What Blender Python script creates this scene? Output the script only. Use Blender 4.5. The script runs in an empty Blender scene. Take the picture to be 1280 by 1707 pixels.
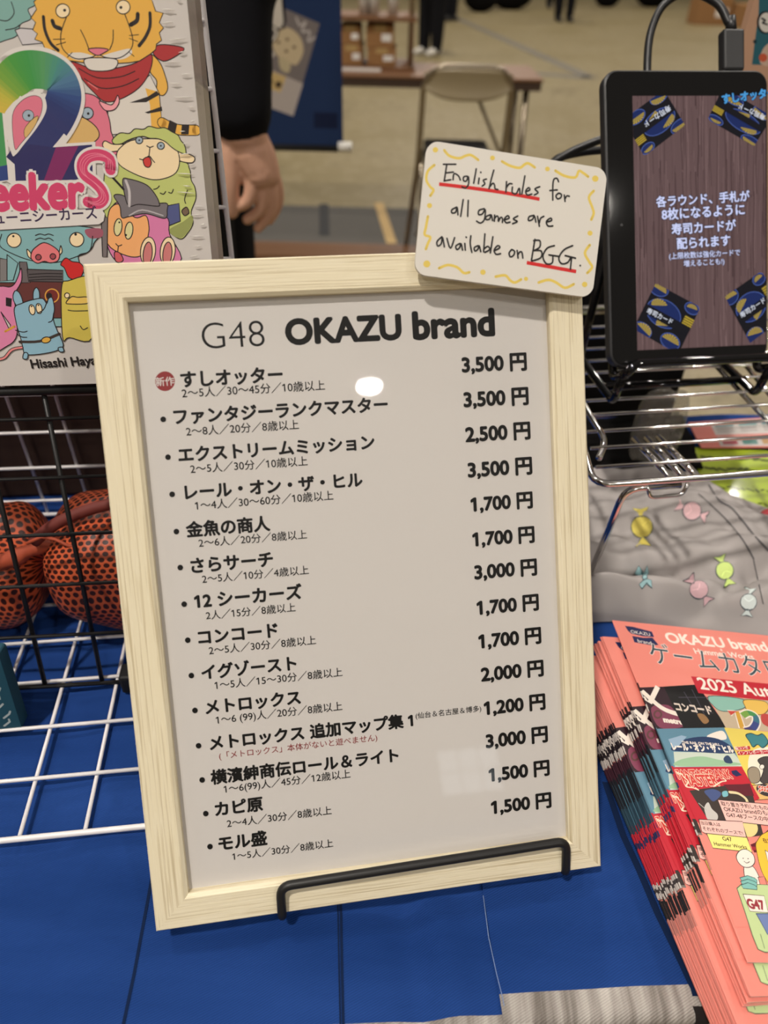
import bpy, bmesh, math, random
from math import sin, cos, pi, radians
from mathutils import Vector, Matrix
random.seed(7)
SC = bpy.context.scene
COL = SC.collection
V = Vector

# ------------------------------------------------------------------ camera
FPX = 1183.0
PIT, ROL = radians(39), radians(1.5)
CAM = V((0, 0, 1.15))
FW = V((0, cos(PIT), -sin(PIT)))
_R0, _U0 = V((1, 0, 0)), V((0, sin(PIT), cos(PIT)))
RT = cos(ROL) * _R0 + sin(ROL) * _U0
UP = -sin(ROL) * _R0 + cos(ROL) * _U0
cd = bpy.data.cameras.new('camera')
cam = bpy.data.objects.new('camera', cd)
COL.objects.link(cam)
M = Matrix((RT, UP, -FW)).transposed().to_4x4()
M.translation = CAM
cam.matrix_world = M
cd.sensor_fit = 'VERTICAL'
cd.sensor_height = 36
cd.sensor_width = 27
cd.lens = FPX / 1707 * 36
cd.clip_start = 0.02
cd.clip_end = 200
cd.dof.use_dof = True
cd.dof.focus_distance = 0.405
cd.dof.aperture_fstop = 6.2
SC.camera = cam

# ------------------------------------------------------------------ view and light
SC.view_settings.view_transform = 'Standard'
SC.view_settings.look = 'None'
SC.view_settings.gamma = 1
SC.view_settings.exposure = 0.0
SC.view_settings.use_curve_mapping = False
W = bpy.data.worlds.new('hall_air')
SC.world = W
W.use_nodes = True
W.node_tree.nodes['Background'].inputs[0].default_value = (1.0, 0.88, 0.76, 1)
W.node_tree.nodes['Background'].inputs[1].default_value = 0.175
LAMP_W = 204
LAMPS = [(-2.0, -1.5, 8.0, 2.1), (-3.6, 2.6, 8.0, 0.45), (4.2, 3.4, 8.0, 0.45), (3.2, -10.1, 9.0, 1.2),
         (4.9, -4.7, 8.0, 0.7), (-4.5, -5, 8.0, 0.6), (0, 9, 8.0, 1.5), (6, 10, 8.0, 1.3), (-6, 10, 8, 1.2), (1.5, 17, 8, 1.5), (7.5, 18, 8, 1.3)]

# ------------------------------------------------------------------ geometry of the view (a pixel's ray into the place)
def ray(x, y): return FW + RT * ((x - 640) / FPX) - UP * ((y - 853.5) / FPX)
TZ = 1.15 - 0.4112            # table surface
def atz(x, y, z): d = ray(x, y); return CAM + d * ((z - CAM.z) / d.z)
def aty(x, y, Y): d = ray(x, y); return CAM + d * (Y / d.y)
def tab(x, y, dz=0.0): return atz(x, y, TZ + dz)

class Plane:
    """a flat face somewhere in the place: origin, right axis, up axis, normal towards the viewer"""
    def __init__(s, o, h, v):
        s.o = V(o); s.h = V(h).normalized(); s.n = s.h.cross(V(v)).normalized(); s.v = s.n.cross(s.h).normalized()
    def uv(s, p):
        d = ray(*p); t = (s.o - CAM).dot(s.n) / d.dot(s.n); X = CAM + d * t - s.o
        return (X.dot(s.h), X.dot(s.v))
    def at(s, u, v, w=0.0): return s.o + s.h * u + s.v * v + s.n * w
    def matrix(s):
        m = Matrix((s.h, s.v, s.n)).transposed().to_4x4(); m.translation = s.o; return m
    def shifted(s, w): return Plane(s.o + s.n * w, s.h, s.v)

# ------------------------------------------------------------------ colours and materials
def lin(c): c /= 255.0; return c / 12.92 if c <= 0.04045 else ((c + 0.055) / 1.055) ** 2.4
def C(r, g, b, k=1.0): return (min(1, lin(r) * k), min(1, lin(g) * k), min(1, lin(b) * k), 1)
MATS = {}
def mat(name, col=(0.5, 0.5, 0.5, 1), rough=0.5, metal=0.0, coat=0.0, spec=0.5, emit=None, es=1.0, alpha=None, trans=0.0):
    m = bpy.data.materials.new(name); m.use_nodes = True
    b = m.node_tree.nodes['Principled BSDF']
    b.inputs['Base Color'].default_value = col
    b.inputs['Roughness'].default_value = rough
    b.inputs['Metallic'].default_value = metal
    b.inputs['Coat Weight'].default_value = coat
    b.inputs['Coat Roughness'].default_value = 0.06
    b.inputs['Specular IOR Level'].default_value = spec
    b.inputs['Transmission Weight'].default_value = trans
    if emit: b.inputs['Emission Color'].default_value = emit; b.inputs['Emission Strength'].default_value = es
    if alpha is not None: b.inputs['Alpha'].default_value = alpha
    MATS[name] = m
    return m
def nd(m, t, **kw):
    n = m.node_tree.nodes.new(t)
    for k, v in kw.items(): setattr(n, k, v)
    return n
def lk(m, a, b): m.node_tree.links.new(a, b)
def bs(m): return m.node_tree.nodes['Principled BSDF']
def ramp(m, fac, stops):
    r = nd(m, 'ShaderNodeValToRGB'); e = r.color_ramp.elements
    e[0].position, e[0].color = stops[0]; e[1].position, e[1].color = stops[-1]
    for p, c in stops[1:-1]:
        x = e.new(p); x.color = c
    lk(m, fac, r.inputs[0]); return r.outputs[0]
def coords(m, scale=(1, 1, 1), kind='Object', rot=(0, 0, 0)):
    tc = nd(m, 'ShaderNodeTexCoord'); mp = nd(m, 'ShaderNodeMapping')
    mp.inputs['Scale'].default_value = scale; mp.inputs['Rotation'].default_value = rot
    lk(m, tc.outputs[kind], mp.inputs[0]); return mp.outputs[0]
def noise(m, vec, scale, detail=4, rough=0.55):
    n = nd(m, 'ShaderNodeTexNoise'); n.inputs['Scale'].default_value = scale; n.inputs['Detail'].default_value = detail
    n.inputs['Roughness'].default_value = rough; lk(m, vec, n.inputs['Vector']); return n.outputs['Fac']
def bump(m, h, strength, dist=0.001, coatn=False):
    b = nd(m, 'ShaderNodeBump'); b.inputs['Strength'].default_value = strength; b.inputs['Distance'].default_value = dist
    lk(m, h, b.inputs['Height'])
    lk(m, b.outputs[0], bs(m).inputs['Coat Normal' if coatn else 'Normal']); return b
def print_mat(name, rough=0.6, coat=0.0, emit=0.0, film=0.0, spec=0.3):
    m = mat(name, rough=rough, coat=coat, spec=spec)
    a = nd(m, 'ShaderNodeVertexColor', layer_name='Col')
    if emit:
        bs(m).inputs['Base Color'].default_value = (0.004, 0.004, 0.004, 1)
        lk(m, a.outputs[0], bs(m).inputs['Emission Color']); bs(m).inputs['Emission Strength'].default_value = emit
    else: lk(m, a.outputs[0], bs(m).inputs['Base Color'])
    if film:
        n = noise(m, coords(m, (30, 120, 30)), 1.0, 5); bump(m, n, film, 0.002, True)
    return m

# ash wood of the picture frame (grain along local X)
m = mat('pale_ash', rough=0.5, spec=0.3)
n1 = noise(m, coords(m, (7, 700, 700)), 1.0, 4, 0.6); n2 = noise(m, coords(m, (14, 900, 900)), 1.0, 3, 0.6)
mx = nd(m, 'ShaderNodeMath', operation='ADD'); lk(m, n1, mx.inputs[0]); lk(m, n2, mx.inputs[1])
lk(m, ramp(m, mx.outputs[0], [(0.72, C(190, 175, 143)), (0.92, C(216, 203, 172)), (1.02, C(228, 217, 188)), (1.25, C(236, 227, 202))]), bs(m).inputs['Base Color'])
mx.use_clamp = False
bump(m, mx.outputs[0], 0.25, 0.0006)
# blue twill cloth
def cloth_mat(name, c1, c2):
    m = mat(name, rough=0.9, spec=0.15)
    w = nd(m, 'ShaderNodeTexWave', bands_direction='X'); w.inputs['Scale'].default_value = 285; w.inputs['Distortion'].default_value = 0.6
    lk(m, coords(m, (1, 1, 1), 'Object', (0, 0, radians(62))), w.inputs['Vector'])
    n = noise(m, coords(m, (3.5, 22, 22)), 1.0, 4)
    r = ramp(m, n, [(0.3, c1), (0.7, c2)])
    mix = nd(m, 'ShaderNodeMix', data_type='RGBA', blend_type='MULTIPLY'); mix.inputs[0].default_value = 0.22
    lk(m, r, mix.inputs[6]); lk(m, w.outputs['Color'], mix.inputs[7]); lk(m, mix.outputs[2], bs(m).inputs['Base Color'])
    bump(m, w.outputs['Fac'], 0.35, 0.0006); return m
cloth_mat('blue_twill', C(20, 54, 116), C(33, 68, 136))
cloth_mat('grey_twill', C(104, 96, 90), C(196, 190, 184))
mp_ = [n_ for n_ in MATS['grey_twill'].node_tree.nodes if n_.type == 'MAPPING']
for n_ in mp_:
    if abs(n_.inputs['Scale'].default_value[1] - 22) < 0.1: n_.inputs['Scale'].default_value = (130, 9, 9)
mat('plank_gap', C(18, 34, 66), 0.9, spec=0.1)
mat('grey_gap', C(40, 36, 36), 0.9, spec=0.1)
mat('pale_thread', C(112, 132, 172), 0.9)
mat('white_coating', C(228, 224, 224), 0.35, spec=0.5)
mat('black_coating', C(26, 25, 25), 0.45, spec=0.4)
mat('black_matte', C(24, 24, 26), 0.6, spec=0.3)
mat('black_gloss', C(10, 10, 11), 0.035, spec=0.6)
mat('black_plastic', C(40, 40, 42), 0.42)
mat('cable_black', C(26, 26, 28), 0.4)
mat('chrome', (0.75, 0.73, 0.70, 1), 0.14, metal=1.0)
mat('steel_tube', C(150, 138, 120), 0.3, metal=0.8)
print_mat('paper_print', 0.65)
print_mat('card_print', 0.6)
print_mat('gloss_print', 0.45, coat=0.35, film=0.0)
print_mat('film_print', 0.5, coat=0.6, film=0.25)
print_mat('screen_print', 0.05, emit=1.0, spec=0.5)
print_mat('fabric_print', 0.9, spec=0.1)
def outer_face(m, fr, ms):
    g = nd(m, 'ShaderNodeNewGeometry'); q = nd(m, 'ShaderNodeMath', operation='SUBTRACT'); q.inputs[0].default_value = 1.0; lk(m, g.outputs['Backfacing'], q.inputs[1])
    x = nd(m, 'ShaderNodeMath', operation='MULTIPLY'); lk(m, q.outputs[0], x.inputs[0]); lk(m, fr.outputs[0], x.inputs[1]); lk(m, x.outputs[0], ms.inputs[0])
# clear sheet over the price list
m = bpy.data.materials.new('clear_acrylic'); m.use_nodes = True; MATS['clear_acrylic'] = m
m.node_tree.nodes.remove(bs(m))
tr = nd(m, 'ShaderNodeBsdfTransparent'); gl = nd(m, 'ShaderNodeBsdfGlossy'); gl.inputs['Roughness'].default_value = 0.02
fr = nd(m, 'ShaderNodeFresnel'); fr.inputs[0].default_value = 1.45; ms = nd(m, 'ShaderNodeMixShader')
outer_face(m, fr, ms); lk(m, tr.outputs[0], ms.inputs[1]); lk(m, gl.outputs[0], ms.inputs[2])
lk(m, ms.outputs[0], m.node_tree.nodes['Material Output'].inputs[0])
# clear soft plastic
mat('clear_plastic', C(168, 162, 152), 0.16, spec=0.6, alpha=0.34)
# hall floor
m = mat('hall_concrete', rough=0.42, spec=0.35)
n = noise(m, coords(m), 0.8, 8, 0.65); n2 = noise(m, coords(m), 9.0, 6, 0.7)
a = nd(m, 'ShaderNodeMath', operation='ADD'); lk(m, n, a.inputs[0]); lk(m, n2, a.inputs[1])
lk(m, ramp(m, a.outputs[0], [(0.7, C(102, 90, 60)), (1.0, C(126, 113, 80)), (1.3, C(142, 129, 98))]), bs(m).inputs['Base Color'])
# orange mesh fabric: hexagonal holes in UV space
m = mat('orange_mesh', rough=0.45, spec=0.45)
tc = nd(m, 'ShaderNodeTexCoord'); sp = nd(m, 'ShaderNodeSeparateXYZ'); lk(m, tc.outputs['UV'], sp.inputs[0])
def hexd(off):
    out = []
    for k, (ax, per) in enumerate((('X', 1.0), ('Y', 1.7320508))):
        d = nd(m, 'ShaderNodeMath', operation='DIVIDE'); lk(m, sp.outputs[ax], d.inputs[0]); d.inputs[1].default_value = per
        ad = nd(m, 'ShaderNodeMath', operation='ADD'); lk(m, d.outputs[0], ad.inputs[0]); ad.inputs[1].default_value = off
        f = nd(m, 'ShaderNodeMath', operation='FRACT'); lk(m, ad.outputs[0], f.inputs[0])
        s = nd(m, 'ShaderNodeMath', operation='SUBTRACT'); lk(m, f.outputs[0], s.inputs[0]); s.inputs[1].default_value = 0.5
        x = nd(m, 'ShaderNodeMath', operation='MULTIPLY'); lk(m, s.outputs[0], x.inputs[0]); x.inputs[1].default_value = per
        q = nd(m, 'ShaderNodeMath', operation='MULTIPLY'); lk(m, x.outputs[0], q.inputs[0]); lk(m, x.outputs[0], q.inputs[1]); out.append(q.outputs[0])
    s = nd(m, 'ShaderNodeMath', operation='ADD'); lk(m, out[0], s.inputs[0]); lk(m, out[1], s.inputs[1]); return s.outputs[0]
mn = nd(m, 'ShaderNodeMath', operation='MINIMUM'); lk(m, hexd(0.0), mn.inputs[0]); lk(m, hexd(0.5), mn.inputs[1])
hx = ramp(m, mn.outputs[0], [(0.105, C(52, 16, 10)), (0.145, C(196, 88, 52))])
lk(m, hx, bs(m).inputs['Base Color']); bump(m, mn.outputs[0], 0.5, 0.001)
mat('orange_trim', C(168, 72, 44), 0.7)
mat('dark_red_trim', C(110, 42, 34), 0.7)
mat('bag_lining', C(52, 18, 12), 0.9)
mat('skin', C(216, 168, 142), 0.5, spec=0.35)
mat('black_cloth', C(20, 20, 24), 0.9, spec=0.15)
mat('charcoal_cloth', C(34, 34, 38), 0.9, spec=0.15)
mat('hair_black', C(18, 16, 15), 0.5)
mat('shoe_white', C(200, 195, 185), 0.6)
mat('shoe_dark', C(34, 32, 32), 0.6)
mat('cardboard', C(150, 112, 74), 0.85, spec=0.1)
mat('brown_laminate', C(120, 84, 56), 0.45)
mat('brown_edge', C(60, 42, 30), 0.6)
mat('chair_vinyl', C(150, 136, 108), 0.35)
mat('seat_black', C(26, 25, 26), 0.45)
mat('navy_banner', C(32, 50, 88), 0.85, spec=0.1)
mat('mat_grey', C(74, 70, 64), 0.8)
mat('floor_line', C(98, 92, 80), 0.6)
mat('yellow_tape', C(176, 146, 92), 0.7)
mat('white_paper', C(225, 222, 216), 0.7)
mat('black_bag', C(14, 13, 13), 0.9, spec=0.1)
mat('lamp_glow', (1, 1, 1, 1), 0.5, emit=(1, 0.95, 0.86, 1), es=60)
mat('lamp_shell', C(120, 120, 120), 0.5)
mat('backing', C(90, 72, 56), 0.8)
mat('film_glint', C(235, 230, 222), 0.2, coat=1.0)  # white colour stands for highlights on the clear film
mat('reflection_glow', (0.5, 0.5, 0.5, 1), 0.5, emit=(0.86, 0.94, 1, 1), es=2.4)  # glow of the added hall window
mat('hall_wall', C(150, 145, 138), 0.9)

# ------------------------------------------------------------------ object helpers
def link(name, me, parent=None, mats=()):
    o = bpy.data.objects.new(name, me); COL.objects.link(o)
    for k in mats: me.materials.append(MATS[k])
    if parent is not None:
        o.parent = parent
        o.matrix_parent_inverse = parent.matrix_world.inverted()
    return o
def thing(name, label, cat, loc=(0, 0, 0), rotz=0.0, group=None):
    o = bpy.data.objects.new(name, None); COL.objects.link(o); o.empty_display_size = 0.02
    o.matrix_world = Matrix.Translation(V(loc)) @ Matrix.Rotation(rotz, 4, 'Z')
    return tag(o, label, cat, group)
def tag(o, label=None, cat=None, group=None, kind=None):
    if label: o['label'] = label
    if cat: o['category'] = cat
    if group: o['group'] = group
    if kind: o['kind'] = kind
    return o
def mesh(name, vs, fs, mt, parent=None, smooth=False, mi=None, bevel=0.0, world=None):
    me = bpy.data.meshes.new(name); me.from_pydata([tuple(v) for v in vs], [], [tuple(f) for f in fs]); me.update()
    mts = [mt] if isinstance(mt, str) else mt
    o = link(name, me, None, mts)
    if mi: me.polygons.foreach_set('material_index', mi)
    if smooth: me.polygons.foreach_set('use_smooth', [True] * len(me.polygons))
    if world is not None: o.matrix_world = world
    if bevel:
        b = o.modifiers.new('bevel', 'BEVEL'); b.width = bevel; b.segments = 2; b.limit_method = 'ANGLE'
    if parent is not None:
        o.parent = parent; o.matrix_parent_inverse = parent.matrix_world.inverted()
    return o
class MB:
    def __init__(s): s.v = []; s.f = []; s.m = []
    def add(s, vs, fs, mi=0):
        b = len(s.v); s.v += [V(v) for v in vs]; s.f += [tuple(i + b for i in f) for f in fs]; s.m += [mi] * len(fs); return s
    def box(s, a, b, mi=0, mtx=None):
        x0, y0, z0 = a; x1, y1, z1 = b
        vs = [V(p) for p in ((x0, y0, z0), (x1, y0, z0), (x1, y1, z0), (x0, y1, z0), (x0, y0, z1), (x1, y0, z1), (x1, y1, z1), (x0, y1, z1))]
        if mtx: vs = [mtx @ v for v in vs]
        return s.add(vs, [(0, 3, 2, 1), (4, 5, 6, 7), (0, 1, 5, 4), (1, 2, 6, 5), (2, 3, 7, 6), (3, 0, 4, 7)], mi)
    def tube(s, pts, r, n=10, mi=0, closed=False, cap=True):
        pts = [V(p) for p in pts]; N = len(pts)
        rs = r if isinstance(r, (list, tuple)) else [r] * N
        tans = []
        for i in range(N):
            a = pts[(i - 1) % N] if (closed or i > 0) else pts[i]; b = pts[(i + 1) % N] if (closed or i < N - 1) else pts[i]
            tans.append((b - a).normalized())
        ref = V((0, 0, 1)) if abs(tans[0].z) < 0.9 else V((1, 0, 0))
        x = tans[0].cross(ref).normalized(); vs = []
        for i in range(N):
            t = tans[i]; x = (x - t * x.dot(t)).normalized(); y = t.cross(x)
            for k in range(n):
                a = 2 * pi * k / n; vs.append(pts[i] + (x * cos(a) + y * sin(a)) * rs[i])
        fs = []
        for i in range(N if closed else N - 1):
            j = (i + 1) % N
            for k in range(n):
                k2 = (k + 1) % n; fs.append((i * n + k, i * n + k2, j * n + k2, j * n + k))
        if cap and not closed:
            fs.append(tuple(range(n - 1, -1, -1))); fs.append(tuple((N - 1) * n + k for k in range(n)))
        return s.add(vs, fs, mi)
    def ball(s, c, r, n=10, mi=0, sc=(1, 1, 1)):
        c = V(c); vs = [c + V((0, 0, r * sc[2]))]; fs = []
        for i in range(1, n):
            th = pi * i / n
            for k in range(2 * n):
                ph = pi * k / n; vs.append(c + V((r * sc[0] * sin(th) * cos(ph), r * sc[1] * sin(th) * sin(ph), r * sc[2] * cos(th))))
        vs.append(c - V((0, 0, r * sc[2]))); w = 2 * n
        for k in range(w): fs.append((0, 1 + k, 1 + (k + 1) % w))
        for i in range(n - 2):
            for k in range(w): a = 1 + i * w; b = a + w; fs.append((a + k, b + k, b + (k + 1) % w, a + (k + 1) % w))
        L = len(vs) - 1; a = 1 + (n - 2) * w
        for k in range(w): fs.append((L, a + (k + 1) % w, a + k))
        return s.add(vs, fs, mi)
    def build(s, name, mt, parent=None, smooth=False, bevel=0.0, world=None):
        return mesh(name, s.v, s.f, mt, parent, smooth, s.m, bevel, world)
def fillet(pts, r, k=5, closed=False):
    pts = [V(p) for p in pts]; out = []; N = len(pts)
    for i in range(N):
        if not closed and i in (0, N - 1): out.append(pts[i]); continue
        p, a, b = pts[i], pts[i - 1], pts[(i + 1) % N]
        da, db = (a - p), (b - p); q = min(r, da.length * 0.49, db.length * 0.49)
        A, B = p + da.normalized() * q, p + db.normalized() * q
        for j in range(k + 1):
            t = j / k; out.append(A * (1 - t) ** 2 + p * 2 * t * (1 - t) + B * t * t)
    return out
def smooth_pts(pts, closed=False, k=5):
    pts = [V((p[0], p[1], p[2] if len(p) > 2 else 0)) for p in pts]; N = len(pts); out = []
    for i in range(N if closed else N - 1):
        p0 = pts[(i - 1) % N] if closed or i > 0 else pts[0]; p1 = pts[i]; p2 = pts[(i + 1) % N]
        p3 = pts[(i + 2) % N] if closed or i < N - 2 else pts[-1]
        for j in range(k):
            t = j / k
            out.append(0.5 * ((2 * p1) + (p2 - p0) * t + (2 * p0 - 5 * p1 + 4 * p2 - p3) * t * t + (3 * p1 - p0 - 3 * p2 + p3) * t ** 3))
    if not closed: out.append(pts[-1])
    return out

# ------------------------------------------------------------------ printing on flat faces (shapes and lettering with their own ink colour)
_TXT = {}
def flag_ones(vs, fs):
    """the plain bar used for the figure one gets its slanted flag"""
    par = list(range(len(vs)))
    def root(i):
        while par[i] != i: par[i] = par[par[i]]; i = par[i]
        return i
    for f in fs:
        for a, b in zip(f, f[1:]): par[root(a)] = root(b)
    isl = {}
    for i in range(len(vs)): isl.setdefault(root(i), []).append(i)
    for ids in isl.values():
        xs = [vs[i][0] for i in ids]; ys = [vs[i][1] for i in ids]; h = max(ys) - min(ys); w = max(xs) - min(xs)
        if len(ids) <= 6 and 0.55 < h < 0.8 and w < 0.14 and abs(min(ys)) < 0.05:
            x, t = min(xs), max(ys); b = len(vs); vs += [(x + 0.01, t), (x - 0.15, t - 0.10), (x - 0.15, t - 0.10 - w), (x + 0.01, t - 0.02 - w)]; fs.append((b, b + 1, b + 2, b + 3))
def text_mesh(s, thin=0.0):
    if s not in _TXT:
        c = bpy.data.curves.new('lettering', 'FONT'); c.body = s; c.resolution_u = 5; c.offset = -thin
        o = bpy.data.objects.new('lettering', c); COL.objects.link(o); bpy.context.view_layer.update()
        me = bpy.data.meshes.new_from_object(o.evaluated_get(bpy.context.evaluated_depsgraph_get()))
        vs = [(v.co.x, v.co.y) for v in me.vertices]; fs = [tuple(p.vertices) for p in me.polygons]
        if '1' in s and 'I' not in s and 'l' not in s: flag_ones(vs, fs)
        bpy.data.objects.remove(o); bpy.data.curves.remove(c); bpy.data.meshes.remove(me)
        _TXT[s] = (vs, fs)
    return _TXT[s]
class Print:
    LAY = 0.000002
    def __init__(s, plane, uvmap=None):
        s.p = plane; s.v = []; s.f = []; s.c = []; s.lay = 1; s.clipbox = None; s.clippoly = None; s.T = (1, 0, 0); s.map = uvmap
    def view(s, sc, ox, oy): s.T = (sc, ox, oy)
    def px(s, q):
        if s.map: return s.map(q)
        k, ox, oy = s.T; return s.p.uv((q[0] * k + ox, q[1] * k + oy))
    def face(s, uv, col, lift=None):
        """flat filled outline, clipped to the printed area"""
        if s.clipbox: uv = clip(uv, s.clipbox)
        if s.clippoly and len(uv) > 2: uv = clip_convex(uv, s.clippoly)
        if len(uv) < 3: return
        b = len(s.v); w = s.lay * s.LAY
        ar = sum(uv[i - 1][0] * uv[i][1] - uv[i][0] * uv[i - 1][1] for i in range(len(uv)))
        if ar < 0: uv = uv[::-1]
        s.v += [(u, v, w) for u, v in uv]; s.f.append(tuple(range(b, b + len(uv)))); s.c.append(col)
    def poly(s, pts, col, sm=False, out=None, ow=1.2):
        q = [(p.x, p.y) for p in smooth_pts(pts, True)] if sm else pts
        s.lay += 1; s.face([s.px(p) for p in q], col)
        if out: s.stroke(q + [q[0]], ow, out, sm=False)
    def circle(s, c, r, col, out=None, ow=1.2, ry=None, a0=0.0):
        ry = ry or r; n = 26; ca, sa = cos(a0), sin(a0)
        q = [(c[0] + r * cos(t) * ca - ry * sin(t) * sa, c[1] + r * cos(t) * sa + ry * sin(t) * ca) for t in [2 * pi * i / n for i in range(n)]]
        s.poly(q, col, False, out, ow)
    def stroke(s, pts, w, col, sm=True, cols=None, tip=True):
        """a pen line of width w (photo pixels of the current view)"""
        q = smooth_pts(pts, False, 4) if sm and len(pts) > 2 else [V((p[0], p[1], 0)) for p in pts]
        uv = [V(s.px((p.x, p.y))) for p in q]
        a, b = s.px((q[0].x, q[0].y)), s.px((q[0].x + 10, q[0].y)); k = math.hypot(a[0] - b[0], a[1] - b[1]) / 10
        a2 = s.px((q[0].x, q[0].y + 10)); k = (k + math.hypot(a[0] - a2[0], a[1] - a2[1]) / 10) / 2
        s.uvstroke(uv, w * k, col, cols, tip)
    def uvstroke(s, uv, w, col, cols=None, tip=True):
        s.lay += 1; N = len(uv); uv = [V((p[0], p[1])) for p in uv]
        L, Rr = [], []
        for i in range(N):
            t = (uv[min(i + 1, N - 1)] - uv[max(i - 1, 0)])
            if t.length < 1e-9: t = V((1, 0))
            t.normalize(); n = V((-t.y, t.x)) * w / 2; L.append(uv[i] + n); Rr.append(uv[i] - n)
        for i in range(N - 1):
            c = cols[min(len(cols) - 1, int(i / (N - 1) * len(cols)))] if cols else col
            s.face([tuple(x) for x in (L[i], L[i + 1], Rr[i + 1], Rr[i])], c)
        if tip:
            for e in (0, N - 1):
                s.face([(uv[e].x + w / 2 * cos(2 * pi * j / 10), uv[e].y + w / 2 * sin(2 * pi * j / 10)) for j in range(10)], cols[0 if e == 0 else -1] if cols else col)
    def text(s, body, p0, p1, col, bold=0.0, halo=None, halow=0.05, base=False, dirpx=False, asp=1.0, slant=0.0, thin=0.0):
        """lettering from photo point p0 (lower left) to the right end p1 (x, or a point when dirpx)"""
        vs, fs = text_mesh(body, thin)
        x0, x1 = min(v[0] for v in vs), max(v[0] for v in vs); y0 = 0 if base else min(v[1] for v in vs)
        a = V(s.px(p0))
        if dirpx: b = V(s.px(p1)); d = b - a
        else:
            lo, hi = 0.0, 0.5                      # along the face's own right axis until the photo's x is reached
            k, ox, oy = s.T; tx = p1 * k + ox
            for _ in range(40):
                mid = (lo + hi) / 2; X = s.p.at(a.x + mid, a.y) - CAM
                if 640 + FPX * X.dot(RT) / X.dot(FW) < tx: lo = mid
                else: hi = mid
            d = V((lo, 0))
        sc = d.length / (x1 - x0); e1 = d.normalized(); e2 = V((-e1.y, e1.x))
        def put(rad, c):
            s.lay += 1
            offs = [(0, 0)] if not rad else [(0, 0)] + [(rad * cos(2 * pi * i / 8), rad * sin(2 * pi * i / 8)) for i in range(8)]
            for dx, dy in offs:
                b0 = len(s.v); s.lay += 0.15; w = s.lay * s.LAY
                for x, y in vs:
                    P = a + e1 * ((x - x0 + dx + slant * y) * sc) + e2 * ((y - y0 + dy) * sc * asp); s.v.append((P.x, P.y, w))
                s.f += [tuple(i + b0 for i in f) for f in fs]; s.c += [c] * len(fs)
        if halo: put(bold + halow, halo)
        put(bold, col)
    def build(s, name, mt, parent=None, extra=None, bevel=0):
        """extra: (verts, faces, colours) of the solid the print lies on, in the face's own axes"""
        if extra:
            b = len(s.v); s.v += extra[0]; s.f += [tuple(i + b for i in f) for f in extra[1]]; s.c += extra[2]
        o = mesh(name, s.v, s.f, mt, None)
        colour(o.data, s.c)
        o.matrix_world = s.p.matrix()
        if parent is not None: o.parent = parent; o.matrix_parent_inverse = parent.matrix_world.inverted()
        return o
def colour(me, cols):
    at = me.color_attributes.new('Col', 'FLOAT_COLOR', 'CORNER'); buf = []
    for p, c in zip(me.polygons, cols): buf += list(c) * len(p.vertices)
    at.data.foreach_set('color', buf)
def clip(uv, bx):
    for ax, val, sg in ((0, bx[0], 1), (0, bx[1], -1), (1, bx[2], 1), (1, bx[3], -1)):
        out = []; N = len(uv)
        for i in range(N):
            a, b = uv[i - 1], uv[i]; fa, fb = (a[ax] - val) * sg, (b[ax] - val) * sg
            if fa >= 0: out.append(a)
            if fa * fb < 0:
                t = fa / (fa - fb); out.append((a[0] + (b[0] - a[0]) * t, a[1] + (b[1] - a[1]) * t))
        uv = out
        if len(uv) < 3: return []
    return uv
def clip_convex(uv, pl):
    if sum(pl[i - 1][0] * pl[i][1] - pl[i][0] * pl[i - 1][1] for i in range(len(pl))) < 0: pl = pl[::-1]
    for k in range(len(pl)):
        a0, b0 = pl[k - 1], pl[k]; out = []
        def sd(p): return (b0[0] - a0[0]) * (p[1] - a0[1]) - (b0[1] - a0[1]) * (p[0] - a0[0])
        for i in range(len(uv)):
            a, b = uv[i - 1], uv[i]; fa, fb = sd(a), sd(b)
            if fa >= 0: out.append(a)
            if fa * fb < 0: t = fa / (fa - fb); out.append((a[0] + (b[0] - a[0]) * t, a[1] + (b[1] - a[1]) * t))
        uv = out
        if len(uv) < 3: return []
    return uv
def slab(u0, v0, u1, v1, t, rad=0.0, seg=5):
    """rounded slab behind a face: verts, faces in the face's own axes (front at w=0)"""
    if rad:
        q = []
        for cx, cy, a0 in ((u1 - rad, v1 - rad, 0), (u0 + rad, v1 - rad, 90), (u0 + rad, v0 + rad, 180), (u1 - rad, v0 + rad, 270)):
            for j in range(seg + 1):
                a = radians(a0 + 90 * j / seg); q.append((cx + rad * cos(a), cy + rad * sin(a)))
    else: q = [(u1, v1), (u0, v1), (u0, v0), (u1, v0)]
    n = len(q); vs = [(u, v, 0) for u, v in q] + [(u, v, -t) for u, v in q]
    fs = [tuple(range(n)), tuple(range(2 * n - 1, n - 1, -1))] + [(i, n + i, n + (i + 1) % n, (i + 1) % n) for i in range(n)]
    return vs, fs

# ================================================================== THE HALL
fl = MB().box((-40, -30, -0.1), (40, 45, 0)).build('floor', 'hall_concrete'); tag(fl, kind='structure')
def floorpt(x, y): return atz(x, y, 0.0)
def strip(name, a, b, w, mt, z=0.002):
    a, b = V(a), V(b); d = (b - a).normalized(); n = V((-d.y, d.x, 0)) * w / 2; u = V((0, 0, z))
    return MB().add([a + n, a - n, b - n, b + n, a + n + u, a - n + u, b - n + u, b + n + u],
                    [(0, 1, 2, 3), (7, 6, 5, 4), (0, 4, 5, 1), (1, 5, 6, 2), (2, 6, 7, 3), (3, 7, 4, 0)]).build(name, mt)
tag(strip('trim_1', floorpt(760, 30), floorpt(985, 130), 0.16, 'floor_line'), kind='structure')
tag(strip('trim_2', floorpt(985, 130), floorpt(880, 122), 0.22, 'floor_line'), kind='structure')

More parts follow.
